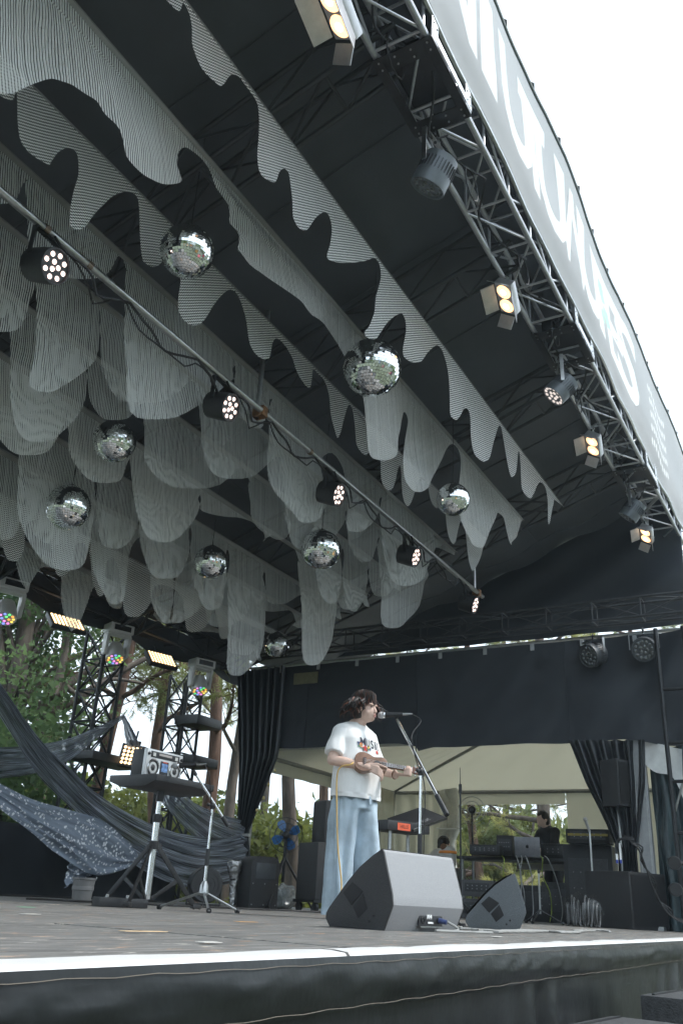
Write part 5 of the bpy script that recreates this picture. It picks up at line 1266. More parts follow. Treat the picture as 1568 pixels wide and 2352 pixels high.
# scraps of gaffer tape left on the deck
for k, (a, b, c, L_, lab) in enumerate(((60, 2084, (.12, .42, .22), .10, 'scrap of green tape on the deck at the far left'), (70, 2100, (.50, .49, .46), .09, 'scrap of pale tape on the deck near the left edge'), (565, 2118, (.60, .32, .12), .14, 'scrap of orange tape on the deck left of the singer'), (800, 2128, (.12, .22, .45), .08, 'scrap of blue tape on the deck by the grey wedge'), (330, 2140, (.62, .44, .26), .16, 'scrap of tan tape on the deck in front of the tray table'), (1140, 2152, (.55, .53, .5), .12, 'scrap of pale tape on the deck in front of the dark wedge'), (480, 2165, (.6, .58, .54), .06, 'small pale scrap of tape near the front lip'))):
    p = atZ(a, b, .003); tg = tag(MB().box((0, 0, 0), (L_, .035, .0012)).build('floor_tape', M('tape_%d' % k, c, .6)), lab, 'tape', 'tape scraps on the deck'); tg.location = (p.x, p.y, .0042); tg.rotation_euler = (0, 0, .3 * math.sin(k * 3))
# ------------------------------------------------------------------ the singer
SKIN = M('skin', (.62, .43, .35), .48, var=.05, scale=25, spec=.4)
SHIRT = M('white_tshirt', (.78, .78, .77), .85, var=.03, scale=12, bump=.05, bscale=60, spec=.1)
def denim():
    m = M('washed_denim', (.42, .51, .58), .85, var=.28, scale=4.5, bump=.07, bscale=150, spec=.1); return m
DENIM = denim()
HAIR = M('dark_hair', (.020, .015, .013), .58, var=.35, scale=30, spec=.5); HAIRR = M('auburn_hair', (.13, .045, .025), .58, var=.35, scale=30, spec=.5)
sg = thing('person', 'person in white T-shirt and wide jeans playing a ukulele at the microphone', 'person', SP, SROT)
def cap(mb, p, q, r1, r2, n=14):
    mb.cyl(p, q, r1, r2, n); mb.ball(p, r1, n, 8); mb.ball(q, r2, n, 8)
def chain(mb, pts, rs, n=10):
    for i in range(len(pts) - 1): cap(mb, pts[i], pts[i + 1], rs[i], rs[i + 1], n)
V = Vector
HR = Matrix.Rotation(.16, 3, 'Z'); HC = V((.018, -.070, 1.482))       # head turn (to her left) and centre
def hd(x, y, z): return HR @ V((x, y, z)) + HC
bod = MB()
# head
bod.ball(hd(0, .015, .03), (.073, .088, .088), 24, 16, HR)          # cranium
bod.ball(hd(0, -.012, -.03), (.062, .068, .078), 20, 14, HR)        # face
bod.ball(hd(0, -.040, -.078), (.036, .036, .026), 16, 10, HR)       # chin
for sx in (-1, 1):
    bod.ball(hd(sx * .040, -.030, -.038), (.024, .032, .028), 14, 10, HR)     # cheek
    bod.ball(hd(sx * .072, .012, -.018), (.010, .020, .030), 12, 8, HR)       # ear
    bod.ball(hd(sx * .028, -.066, .020), (.024, .014, .008), 12, 8, HR)       # brow
cap(bod, hd(0, -.074, .008), hd(0, -.090, -.030), .007, .011)       # nose
bod.ball(hd(0, -.087, -.034), (.015, .011, .009), 12, 8, HR)
bod.ball(hd(0, -.074, -.057), (.021, .011, .007), 12, 8, HR); bod.ball(hd(0, -.072, -.068), (.019, .011, .007), 12, 8, HR)
cap(bod, hd(0, .025, -.06), V((0, .0, 1.34)), .046, .052); cap(bod, V((-.045, .02, 1.315)), V((.045, .02, 1.315)), .052, .052)
cap(bod, V((0, .02, 1.34)), V((0, .02, 1.0)), .07, .09)
cap(bod, V((-.12, .02, 1.275)), V((.12, .02, 1.275)), .045, .045)
# right arm (strumming)
RS, RE, RW = V((-.155, .02, 1.29)), V((-.250, .0, 1.065)), V((-.085, -.205, 1.022))
chain(bod, [RS, RE], [.042, .040]); m_ = RE.lerp(RW, .35); chain(bod, [RE, m_, RW], [.041, .038, .025])
def fdir(a, b): return (b - a).normalized()
fw_ = fdir(RE, RW)
pm0 = RW + fw_ * .012; pm1 = RW + fw_ * .078 + V((0, 0, -.012))
side = V((0, 0, 1))
for k in range(4):
    off = side * (.024 - .016 * k)
    cap(bod, pm0 + off * .7, pm1 + off, .0125, .0105, 8)
    a = pm1 + off; L = (.038, .042, .039, .031)[k]
    d1 = (fw_ * .75 + V((.28, .25, -.45))).normalized(); d2 = (fw_ * .25 + V((.35, .5, -.6))).normalized(); d3 = (V((.3, .7, -.35))).normalized()
    chain(bod, [a, a + d1 * L, a + d1 * L + d2 * L * .7, a + d1 * L + d2 * L * .7 + d3 * L * .5], [.0092, .0085, .0078, .0068], 8)
# thumb lies forward along the strings
a = pm0 + V((0, 0, .022)); chain(bod, [a, a + fw_ * .045 + V((.012, -.004, .012)), a + fw_ * .085 + V((.02, -.002, .006)), a + fw_ * .112 + V((.028, 0, .0))], [.0125, .0105, .0092, .0075], 8)
# left arm (fretting)
LS, LE = V((.155, .02, 1.29)), V((.215, -.035, 1.055))
LW = V((.150, -.275, .988))
chain(bod, [LS, LE], [.042, .039]); m_ = LE.lerp(LW, .35); chain(bod, [LE, m_, LW], [.040, .036, .024])
# ------------------------------------------------------------------ ukulele axis
UT, UH = V((-.165, -.115, 1.060)), V((.255, -.425, 1.012))       # tail and head ends
uax = (UH - UT).normalized(); UN = (V((-.35, -.75, .28))); UN = (UN - uax * UN.dot(uax)).normalized(); UY = UN.cross(uax)
NK = UT + uax * .42                                               # where the left hand sits
pl0 = LW + (NK - LW) * .25; pl1 = NK + UY * -.030 + UN * -.012
for k in range(4):
    o = uax * (.020 - .0145 * k)
    cap(bod, pl0 + o * .7, pl1 + o, .012, .0102, 8)
    a = pl1 + o; L = (.047, .052, .049, .040)[k]
    chain(bod, [a, a + (UN * .8 - UY * .35).normalized() * L * .9, a + (UN * .8 - UY * .35).normalized() * L * .9 + (UN * .35 + UY).normalized() * L * .85, a + (UN * .8 - UY * .35).normalized() * L * .9 + (UN * .35 + UY).normalized() * L * .85 + (UY * .8 - UN * .5).normalized() * L * .6], [.0105, .0098, .0090, .0080], 8)
a = pl0 - uax * .012; chain(bod, [a, a + UY * .03 - uax * .02, a + UY * .058 - UN * .012], [.012, .0105, .008], 8)
me = remesh(bod, .0045, 3, 'body'); body = link('body', me, SKIN, sg)
# eyes, mouth and brows on the face
EYEM = M('eye_dark', (.02, .015, .012), .2); LIP = M('lips', (.52, .24, .21), .45)
mb = MB()
for sx in (-1, 1): mb.ball(hd(sx * .030, -.071, .002), (.012, .006, .0045), 10, 6, HR)
mb.build('eyes', EYEM, sg)
mb = MB().ball(hd(0, -.083, -.0575), (.019, .0055, .0045), 12, 6, HR).ball(hd(0, -.081, -.0675), (.017, .006, .005), 12, 6, HR); mb.build('lips', LIP, sg)
mb = MB().tube([V((.066 * math.sin(a) * .95, .02 - .07 * math.cos(a), 1.372 - .022 * math.cos(a))) for a in np.linspace(-2.0, 2.0, 24)], .0028, 6); mb.build('necklace', M('necklace', (.1, .08, .07), .3, .6), sg)
# ------------------------------------------------------------------ T-shirt
sh = MB()
rings = [(.80, .200, .150, .0, -.008), (.88, .203, .150, .0, -.010), (.95, .200, .145, 0, -.012), (1.05, .193, .138, 0, -.012), (1.15, .190, .130, 0, -.004), (1.24, .192, .122, 0, .005), (1.30, .165, .100, 0, .012), (1.345, .118, .080, 0, .018), (1.375, .078, .066, 0, .020)]
n = 40; vs_ = []
for z, rx, ry, cx, cy in rings:
    for j in range(n):
        a = 2 * PI * j / n; vs_.append((cx + rx * math.copysign(abs(math.cos(a)) ** .85, math.cos(a)), cy + ry * math.copysign(abs(math.sin(a)) ** .85, math.sin(a)), z))
fs_ = [(i * n + j, i * n + (j + 1) % n, (i + 1) * n + (j + 1) % n, (i + 1) * n + j) for i in range(len(rings) - 1) for j in range(n)]
fs_ += [tuple(range(n - 1, -1, -1)), tuple((len(rings) - 1) * n + j for j in range(n))]
sh.add(vs_, fs_)
for S_, E_ in ((RS, RE), (LS, LE)):
    q = S_ + V((0, 0, .0)); e = S_.lerp(E_, .80); cap(sh, S_ * .72 + V((0, 0, .392)), S_, .045, .056, 18)
    sh.cyl(S_ + V((0, 0, .01)), e, .060, .071, 20)
sm = remesh(sh, .007, 6, 'shirt')
def wrinkle(me, fn):
    co = np.empty(len(me.vertices) * 3, np.float32); me.vertices.foreach_get('co', co); co = co.reshape(-1, 3)
    no = np.empty(len(me.vertices) * 3, np.float32); me.vertices.foreach_get('normal', no); no = no.reshape(-1, 3)
    d = np.array([fn(c) for c in co], np.float32)[:, None]; me.vertices.foreach_set('co', (co + no * d).reshape(-1)); me.update()
def wr_shirt(c):
    x, y, z = c
    k = min(1, max(0, (1.33 - z) / .25))
    f = .010 * k * noise.noise((x * 9 + z * 2.2, y * 9, z * 2.6)) + .006 * noise.noise((x * 16, y * 14, z * 6 + 3))
    if abs(x) > .19: f += .005 * noise.noise((x * 8, y * 20, z * 9))
    if z < .84: f += .006 * math.sin(math.atan2(y, x) * 9 + 2 * noise.noise((x * 6, y * 6, 0)))
    return f
wrinkle(sm, wr_shirt)
def trim(me, planes):
    bm = bmesh.new(); bm.from_mesh(me)
    for o_, n_, lim in planes:
        bmesh.ops.bisect_plane(bm, geom=bm.verts[:] + bm.edges[:] + bm.faces[:], plane_co=o_, plane_no=n_, clear_outer=True)
    bm.to_mesh(me); bm.free()
trim(sm, [(V((0, 0, .818)), V((0, .06, -1)), lambda c: True)])
shirt = link('tshirt', sm, SHIRT, sg)
# collar and hem bands
mb = MB().tube([V((.083 * math.cos(a), .018 + .069 * math.sin(a) - .004, 1.366 + .016 * math.sin(a) - .004)) for a in np.linspace(0, 2 * PI, 41)], .0075, 8, caps=False, flat=.8); mb.build('collar', SHIRT, shirt)
bvh = BVHTree.FromPolygons([v.co.copy() for v in sm.vertices], [tuple(p.vertices) for p in sm.polygons])
def on_shirt(me, name, mt, dirv, off=.0025):
    dv = Vector(dirv).normalized()
    bm = bmesh.new(); bm.from_mesh(me); bmesh.ops.triangulate(bm, faces=bm.faces); bmesh.ops.subdivide_edges(bm, edges=[e for e in bm.edges if e.calc_length() > .012], cuts=2)
    for v in bm.verts:
        h_, nn, *_ = bvh.ray_cast(v.co - dv * .4, dv, 1.0)
        if h_ is not None: v.co = h_ - dv * off
    bm.to_mesh(me); bm.free(); return link(name, me, mt, shirt)
PD = V((.12, 1, 0)).normalized(); PXA = V((PD.y, -PD.x, 0))
PRN = M('print_navy', (.025, .03, .05), .7)
for i, (chh, o, w_) in enumerate((('M', -.088, .058), ('U', -.036, .040), ('S', .012, .038), ('i', .050, .02), ('C', .086, .036))):
    tmx = text_mesh(chh, .088, bold=.0018); xs = [v.co.x for v in tmx.vertices]; w0 = max(xs) - min(xs)
    tmx.transform(frame(PXA * (o + .012) + V((0, -.3, 1.212 - .003 * i)), PXA, (0, 0, 1), -PD) @ Matrix.Diagonal((w_ / w0 * .92, 1, 1, 1))); on_shirt(tmx, 'print_letter', PRN, PD)
def blob(x, z, r_, c, name, mtn, petals=0):
    mb = MB(); pts = []
    for i in range(20):
        a = 2 * PI * i / 20; rr = r_ * (1 + (.35 * math.sin(a * petals) if petals else 0)); pts.append(PXA * (x + rr * math.cos(a)) + V((0, -.3, z + rr * math.sin(a))))
    mb.add(pts, [tuple(range(20))]); on_shirt(mb.mesh(name, smooth=0, fix=False), name, M(mtn, c, .7), PD, .0045)
for (x, z, r_, c, nm, pe) in ((-.108, 1.183, .016, (.10, .22, .12), 'print_green', 4), (-.118, 1.20, .013, (.03, .05, .14), 'print_blue', 3), (-.098, 1.19, .015, (.75, .22, .06), 'print_orange', 6), (-.062, 1.167, .019, (.70, .05, .04), 'print_red', 5), (-.040, 1.163, .012, (.12, .28, .12), 'print_green', 3),
                           (-.024, 1.177, .011, (.80, .65, .12), 'print_yellow', 5), (-.012, 1.169, .012, (.04, .06, .22), 'print_blue', 4), (.074, 1.157, .013, (.72, .08, .05), 'print_red', 5), (.090, 1.153, .009, (.12, .28, .12), 'print_green', 3), (-.080, 1.163, .012, (.05, .10, .08), 'print_dark_green', 3)):
    blob(x, z, r_, c, 'print_flower', nm, pe)
# ------------------------------------------------------------------ jeans
jn = MB()
hipr = [(.915, .155, .115), (.86, .175, .128), (.80, .180, .132), (.74, .182, .135)]
vs_ = []; n = 32
for z, rx, ry in hipr:
    for j in range(n):
        a = 2 * PI * j / n; vs_.append((rx * math.cos(a), -.002 + ry * math.sin(a), z))
jn.add(vs_, [(i * n + j, i * n + (j + 1) % n, (i + 1) * n + (j + 1) % n, (i + 1) * n + j) for i in range(len(hipr) - 1) for j in range(n)] + [tuple(range(n - 1, -1, -1)), tuple((len(hipr) - 1) * n + j for j in range(n))])
for sx, fx, fy in ((-1, -.095, .045), (1, .095, -.085)):
    leg = [(.80, sx * .082, .0, .098, .122), (.66, sx * .092, fy * .3, .094, .112), (.45, sx * .094, fy * .6, .088, .102), (.25, fx, fy * .85, .088, .100), (.06, fx, fy, .088, .102), (.018, fx, fy, .088, .103)]
    vs_ = []
    for z, cx, cy, rx, ry in leg:
        for j in range(n):
            a = 2 * PI * j / n; vs_.append((cx + rx * math.cos(a), cy + ry * math.sin(a), z))
    jn.add(vs_, [(i * n + j, i * n + (j + 1) % n, (i + 1) * n + (j + 1) % n, (i + 1) * n + j) for i in range(len(leg) - 1) for j in range(n)] + [tuple(range(n - 1, -1, -1)), tuple((len(leg) - 1) * n + j for j in range(n))])
jm = remesh(jn, .008, 5, 'jeans')
def wr_jeans(c):
    x, y, z = c; s_ = 1 if x > 0 else -1; th = math.atan2(y, x - s_ * .11)
    f = .016 * noise.noise((math.cos(th) * 2.2 + s_ * 3, math.sin(th) * 2.2, z * 1.5)) + .014 * math.sin(th * 4 + s_ + z * 1.6 + 2 * noise.noise((x * 3, y * 3, z * 2))) * min(1, max(0, (.8 - z) * 4)) + .004 * noise.noise((x * 22, y * 22, z * 11))
    if z > .68: f += .008 * math.sin(th * 8 + 1.5 * noise.noise((x * 8, y * 8, z * 4))) * min(1, (z - .68) * 8)
    return f
wrinkle(jm, wr_jeans); trim(jm, [(V((0, 0, .026)), V((0, 0, -1)), lambda c: True)]); jeans = link('jeans', jm, DENIM, sg)
MB().box((.015, -.150, .80), (.028, .010, .060)).build('fly', M('denim_pale', (.42, .52, .60), .85), jeans, bevel=.003)
jb = BVHTree.FromPolygons([v.co.copy() for v in jm.vertices], [tuple(p.vertices) for p in jm.polygons])
for sx, cx in ((-1, -.10), (1, .10)):
    pts = []
    for z in np.linspace(.04, .82, 40):
        h_, *_ = jb.ray_cast(V((sx * .5, -.03, z)), V((-sx, 0, 0)), 1.0)
        if h_ is not None: pts.append(h_ + V((sx * .001, 0, 0)))
    if len(pts) > 4: MB().tube(pts, .0022, 5).build('side_seam', M('denim_seam', (.20, .27, .34), .85), jeans)
for sx, fx, fy in ((-1, -.095, .045), (1, .095, -.085)):
    MB().ball((fx, fy - .085, .028), (.045, .10, .028), 16, 8).box((fx, fy - .07, .008), (.085, .2, .016)).build('shoe', M('shoe_dark', (.02, .018, .018), .5), sg)
# ------------------------------------------------------------------ hair
hm = MB(); hm.ball(hd(0, .032, .050), (.086, .092, .088), 24, 16, HR); hm.ball(hd(0, .045, -.015), (.086, .072, .085), 20, 14, HR)
cap_me = remesh(hm, .006, 3, 'hair'); hair = link('hair', cap_me, HAIR, sg)
rgh = np.random.default_rng(3)
def lock_set(count, name, mt, rmul, seed):
    mb = MB(); rg = np.random.default_rng(seed)
    for i in range(count):
        th = rg.uniform(-PI, PI) if rg.random() > .22 else rg.uniform(-.95, .95); front = math.cos(th) > .55        # th = 0 is the face side (-Y)
        ph = rg.uniform(.05, 1.0) if not front else rg.uniform(.1, .75)
        r0 = np.array([math.sin(th) * math.sin(ph) * .092, .022 - math.cos(th) * math.sin(ph) * .104, .050 + math.cos(ph) * .092])
        ln_ = rg.uniform(.165, .235) if not front else rg.uniform(.095, .125)
        wob = rg.uniform(0, 6); amp = rg.uniform(.010, .030) if not front else rg.uniform(.003, .007); flare = rg.uniform(.7, 3.0) if not front else .1
        pts = []; d = np.array([math.sin(th), -math.cos(th)])
        p = r0.copy(); a = max(.25, ph)                              # slide over the scalp, then fall
        for k in range(9):
            u = k / 8; pts.append(p.copy() + np.array([-d[1], d[0], 0]) * amp * u * math.sin(wob + u * 8) + np.array([d[0], d[1], 0]) * (.012 + amp * .7 * math.sin(wob * 1.7 + u * 9) * u))
            st = ln_ / 8; a = min(a + .30, 1.57)
            out = math.cos(a) * 1.0 + (.55 * flare * math.sin(PI * u) if u > .3 else 0) * (1 if u < .8 else -.6)
            v = np.array([d[0] * out, d[1] * out, -math.sin(a)]); p = p + v / np.linalg.norm(v) * st
        mb.tube([hd(*q) for q in pts], [r * rmul for r in (.0050, .0068, .0074, .0076, .0074, .0068, .0058, .0042, .0014)], 5, caps=False, flat=.5)
    return mb.build(name, mt, hair, smooth=80, fix=False)
lock_set(400, 'locks', HAIR, 1.15, 11); lock_set(110, 'auburn_locks', HAIRR, 1.0, 12)
# bracelet
MB().tube([LW + (LW - LE).normalized() * -.02 + V((.028 * math.cos(a), .0, .028 * math.sin(a))) for a in np.linspace(0, 2 * PI, 17)], .004, 6).build('bracelet', M('bracelet', (.18, .09, .05), .5), sg)
# ------------------------------------------------------------------ ukulele
uk = thing('ukulele', 'brown wooden ukulele held by the singer', 'ukulele', SP, SROT)
WOOD = M('koa_wood', (.20, .095, .050), .38, var=.3, scale=9, stretch=(1, 6, 6), coat=.3); ROSE = M('rosewood', (.06, .032, .025), .45, var=.3, scale=30)
UM = frame(UT + uax * .02, uax, UY, UN) @ Matrix.Diagonal((.96, .88, .9, 1))          # local: x along the instrument, y across, z out of the top
US = .93
half = [(0, 0), (.004, .045), (.03, .076), (.075, .086), (.12, .070), (.150, .057), (.185, .062), (.215, .066), (.245, .050), (.256, .02), (.256, 0)]
out = [tuple(q) for q in cat_rom(half, 4)]; poly = out + [(a, -b) for a, b in reversed(out[1:-1])]
mb = MB().prism(poly, -.030, .030, 'Z'); mb.v = [tuple(UM @ Vector(p)) for p in mb.v]; mb.build('body', WOOD, uk, bevel=.004)
mb = MB().lathe([(.001, .0312), (.028, .0312)], 24, None, (.175, 0, 0), caps=False); mb.v = [tuple(UM @ Vector(p)) for p in mb.v]; mb.build('sound_hole', M('hole', (.005, .004, .004), .8), uk)
mb = MB().box((.075, 0, .034), (.022, .07, .008)); mb.v = [tuple(UM @ Vector(p)) for p in mb.v]; mb.build('bridge', ROSE, uk)
mb = MB().box((.345, 0, .022), (.20, .036, .020)); mb.v = [tuple(UM @ Vector(p)) for p in mb.v]; mb.build('neck', WOOD, uk, bevel=.004)
mb = MB().box((.325, 0, .036), (.235, .036, .006)); mb.v = [tuple(UM @ Vector(p)) for p in mb.v]; fb = mb.build('fretboard', ROSE, uk)
mb = MB()
for i in range(11): mb.box((.435 - .225 * (1 - 2 ** (-(i + 1) / 12)) * 1.75, 0, .0395), (.0022, .036, .0018))
mb.v = [tuple(UM @ Vector(p)) for p in mb.v]; mb.build('frets', CHROME, fb)
mb = MB().box((.445, 0, .037), (.005, .037, .010)); mb.v = [tuple(UM @ Vector(p)) for p in mb.v]; mb.build('nut', WHITEV, uk)
mb = MB().prism([(.445, -.018), (.465, -.030), (.525, -.033), (.530, -.012), (.525, 0), (.530, .012), (.525, .033), (.465, .030), (.445, .018)], .016, .030, 'Z'); mb.v = [tuple(UM @ Vector(p)) for p in mb.v]; mb.build('headstock', M('head_wood', (.16, .075, .05), .4, var=.3, scale=20), uk, bevel=.002)
for i, (x, y) in enumerate(((.475, -.022), (.505, -.024), (.475, .022), (.505, .024))):
    mb = MB().cyl((x, y, .03), (x, y, .042), .005, n=8).cyl((x, y, .02), (x, y * 1.9, .02), .003, n=6).ball((x, y * 2.15, .02), (.006, .008, .006), 8, 6); mb.v = [tuple(UM @ Vector(p)) for p in mb.v]; mb.build('tuning_peg', STEEL, uk)
for i in range(4):
    y = -.012 + .008 * i; mb = MB().cyl((.075, y * 1.5, .040), (.445, y, .042), .0007, n=4); mb.v = [tuple(UM @ Vector(p)) for p in mb.v]; mb.build('string', WHITEV, uk)
# yellow lead from the ukulele down to the deck
Mx = base_matrix(sg)
q0 = UT + uax * .02
yc = [q0, q0 + V((-.055, -.02, -.03)), V((-.245, -.06, .98)), V((-.25, -.075, .7)), V((-.245, -.10, .45)), V((-.225, -.13, .22)), V((-.235, -.13, .06)), V((-.20, -.19, .008)), V((-.05, -.24, .008)), V((.12, -.22, .008)), V((.35, -.1, .008))]
tag(MB().tube([Mx @ Vector(p) for p in cat_rom(yc, 8)], .0055, 8).build('instrument_lead', M('yellow_cable', (.62, .40, .12), .45), None), 'yellow instrument lead hanging from the ukulele to the deck', 'cable')
# ------------------------------------------------------------------ singer's microphone and boom stand
mouth = Mx @ hd(0, -.088, -.062); mdir = (Mx.to_3x3() @ (HR @ V((.35, -1, .12)))).normalized()
tip = mouth + mdir * .045; tail = tip + Vector((.30, -.86, .05)).normalized() * .165
FS = 5.85
pvt = atF(966, 1772, FS); ctop = tip.lerp(tail, .72) + Vector((0, 0, -.03))
boom_stand('chrome boom stand in front of the singer', Vector((pvt.x, pvt.y, 0)), pvt, ctop, atF(1026, 1872, FS - .1), .30, legm=BLACKMET, rot=.6, rb=.0105)
mc = tail + (tail - tip).normalized() * .08
microphone('vocal microphone at the singer\'s mouth', tip, tail, [mc + Vector((.03, -.05, -.05)), atF(945, 1690, FS), atF(955, 1745, FS), pvt + Vector((.02, -.02, -.1)), pvt + Vector((.015, -.02, -.5)), Vector((pvt.x + .03, pvt.y - .02, .25)), Vector((pvt.x + .2, pvt.y - .1, .01))], 'vocal microphones')
# ------------------------------------------------------------------ side platform and the gear under the tent
MB().box((14.6, 2.6, -.11), (4.2, 8.4, .16)).build('side_platform', M('platform_dark', (.05, .05, .05), .7, var=.3), None); struct(bpy.data.objects['side_platform'])
def fl2(px_, F): p = atF(px_, 2095, F); return Vector((p.x, p.y, 0))
def ppl(label, P, rz, joints, hairc, top, group, skin=SKIN, hatlen=.0):
    t = thing('person', label, 'person', P, rz, group=group)
    b = MB(); hc = joints['head']
    b.ball(hc, (.075, .090, .105), 18, 12); b.ball(hc + V((0, -.03, -.05)), (.055, .06, .06), 14, 10); b.ball(hc + V((0, -.092, -.01)), (.012, .012, .018), 8, 6)
    for sx in (-1, 1): b.ball(hc + V((sx * .075, .01, -.01)), (.01, .02, .028), 8, 6)
    cap(b, hc + V((0, .02, -.07)), joints['neck'], .05, .055); cap(b, joints['neck'], joints['hip'], .08, .1)
    for S_ in ('l', 'r'):
        s_, e_, w_ = joints[S_]; cap(b, s_, e_, .045, .038); cap(b, e_, w_, .037, .026)
        d = (w_ - e_).normalized(); q = d.orthogonal().normalized()
        for k in range(4): cap(b, w_ + q * (.024 - .016 * k) * .6, w_ + d * .09 + q * (.024 - .016 * k) + V((0, 0, -.005)), .013, .009, 6); cap(b, w_ + d * .09 + q * (.024 - .016 * k), w_ + d * .135 + q * (.024 - .016 * k) + V((0, 0, -.03)), .009, .007, 6)
        cap(b, w_ + d * .02 - q * .02, w_ + d * .075 - q * .05, .012, .009, 6)
    for k in ('ll', 'rl'):
        h_, n_, f_ = joints[k]; cap(b, h_, n_, .08, .055); cap(b, n_, f_, .055, .04)
    link('body', remesh(b, .009, 3, 'body'), skin, t)
    s = MB(); nk, hp = joints['neck'], joints['hip']
    cap(s, nk + V((0, .01, -.06)), hp, .135, .14, 18); cap(s, joints['l'][0], joints['r'][0], .075, .075)
    for S_ in ('l', 'r'): s_, e_, w_ = joints[S_]; s.cyl(s_, s_.lerp(e_, .8), .068, .070, 14)
    sm_ = remesh(s, .012, 4, 'shirt'); wrinkle(sm_, lambda c: .008 * noise.noise((c[0] * 9, c[1] * 9, c[2] * 5))); link('shirt', sm_, top, t)
    pnt = MB()
    for k in ('ll', 'rl'):
        h_, n_, f_ = joints[k]; cap(pnt, h_, n_, .098, .072); cap(pnt, n_, n_.lerp(f_, .9), .072, .06)
    cap(pnt, joints['ll'][0], joints['rl'][0], .11, .11); link('trousers', remesh(pnt, .012, 4, 'trousers'), M('dark_trousers', (.03, .03, .035), .85), t)
    hm_ = MB().ball(hc + V((0, .018, .030)), (.088, .098, .098), 20, 14).ball(hc + V((0, .045, -.03)), (.08, .07, .07), 16, 10)
    hme = remesh(hm_, .009, 2, 'hair'); wrinkle(hme, lambda c: .010 * noise.noise((c[0] * 40, c[1] * 40, c[2] * 14))); link('hair', hme, hairc, t)
    for sx in (-1, 1): MB().box(V((sx * .10, -.05 + (.12 if False else 0), .0)) + joints['ll' if sx > 0 else 'rl'][2] * V((0, 1, 0)).length * 0 + V((joints['ll' if sx > 0 else 'rl'][2].x - sx * .10, joints['ll' if sx > 0 else 'rl'][2].y, .035)), (.09, .25, .07)).build('shoe', BLACKPL, t, bevel=.02)
    return t
FTB = 11.9
tc_ = fl2(1205, FTB); tzz = atF(1205, 1970, FTB).z
tbl = thing('equipment_table', 'long dark equipment table in the tent under the laptop', 'table', tc_, PI / 2 + .08)
MB().box((0, 0, tzz - .02), (1.75, .62, .04)).build('tabletop', BLACKPL, tbl, bevel=.004)
for sx in (-1, 1):
    for sy in (-1, 1): MB().cyl((sx * .8, sy * .26, 0), (sx * .8, sy * .26, tzz - .03), .016).build('leg', STEEL, tbl)
MB().box((-.30, -.318, tzz - .085), (.95, .012, .085)).build('stripe_board', M('cream_board', (.42, .40, .36), .6), tbl)
MB().box((-.30, -.3265, tzz - .085), (.95, .005, .026)).build('red_stripe', M('red_stripe', (.32, .05, .04), .6), tbl)
# laptop, lid towards the stage
lpz = atF(1212, 1962, FTB - .1); lt = thing('laptop', 'silver laptop with its lid towards the stage on the equipment table', 'laptop', (lpz.x, lpz.y, tzz), -PI / 2 + .12)
MB().box((0, .11, .009), (.345, .24, .015)).build('base', M('laptop_grey', (.30, .31, .34), .35, .6), lt, bevel=.004)
lid = MB().box((0, 0, .125), (.345, .008, .245)).build('lid', M('laptop_grey', (.30, .31, .34), .35, .6), lt, bevel=.003); lid.location = (0, -.012, .01); lid.rotation_euler = (.18, 0, 0)
ap = []
for i in range(28):
    a = 2 * PI * i / 28; rr = .021 * (1 - .10 * math.exp(-((a - PI / 2) / .35) ** 2) - .08 * math.exp(-((a - 1.5 * PI) / .3) ** 2)); x, z = rr * math.cos(a), rr * math.sin(a) * 1.02
    if (x - .023) ** 2 + z ** 2 < .009 ** 2: x = .0145
    ap.append((x, -.0055, .125 + z))
MB().add(ap, [tuple(range(28))]).add([(.000, -.0055, .149), (.004, -.0055, .157), (.011, -.0055, .162), (.007, -.0055, .152)], [(0, 1, 2, 3)]).build('emblem', M('emblem_dark', (.03, .03, .035), .2), lid, smooth=0)
def gear(name, label, cat, px_, py_, F, size, mt, rz=0., base=None, group='equipment under the tent', extra=None):
    p = atF(px_, py_, F); t = thing(name, label, cat, (p.x, p.y, p.z if base is None else base), rz, group=group)
    MB().box((0, 0, size[2] / 2), size).build('casing', mt, t, bevel=.012)
    MB().box((-size[0] / 2 - .004, 0, size[2] * .55), (.008, size[1] * .8, size[2] * .55)).build('front_panel', M('gear_panel', (.045, .047, .05), .4, var=.3, scale=60), t, bevel=.003)
    b = MB()
    for i in range(5):
        for j in range(2): b.cyl((-size[0] / 2 - .006, (i - 2) * size[1] * .15, size[2] * (.45 + .2 * j)), (-size[0] / 2 - .016, (i - 2) * size[1] * .15, size[2] * (.45 + .2 * j)), .007, n=8)
    b.build('knobs', M('knob_grey', (.25, .25, .26), .4), t)
    if extra: extra(t)
    return t
gear('small_mixer', 'small black mixer with a red light at the left end of the table', 'mixer', 1120, 1970, FTB, (.35, .42, .13), BLACKPL, .1, tzz)
gear('amplifier_box', 'black box standing beside the laptop on the table', 'amplifier', 1165, 1968, FTB + .05, (.25, .22, .27), BLACKPL, .0, tzz)
gear('amplifier_box', 'wide black box on the table right of the laptop', 'amplifier', 1290, 1968, FTB + .1, (.32, .50, .20), BLACKPL, .0, tzz)
gear('grey_case', 'upper grey case stacked under the left end of the table', 'case', 1105, 2025, FTB - .2, (.45, .42, .20), M('case_grey2', (.09, .09, .095), .5), .1, .27)
gear('grey_case', 'lower grey case stacked under the left end of the table', 'case', 1105, 2060, FTB - .2, (.48, .45, .24), M('case_grey2', (.09, .09, .095), .5), .05, 0)
gear('equipment_rack', 'tall dark equipment rack right of the table', 'rack', 1362, 2080, 11.2, (.5, .62, .95), BLACKPL, .1, 0)
gear('equipment_bag', 'black bag with a yellow stripe on top of the equipment rack', 'bag', 1355, 1945, 11.2, (.35, .55, .17), M('bag_black', (.03, .03, .03), .8), .1, .955, extra=lambda t: MB().box((-.18, .0, .10), (.012, .5, .03)).build('yellow_stripe', M('dull_yellow', (.30, .24, .05), .7), t))
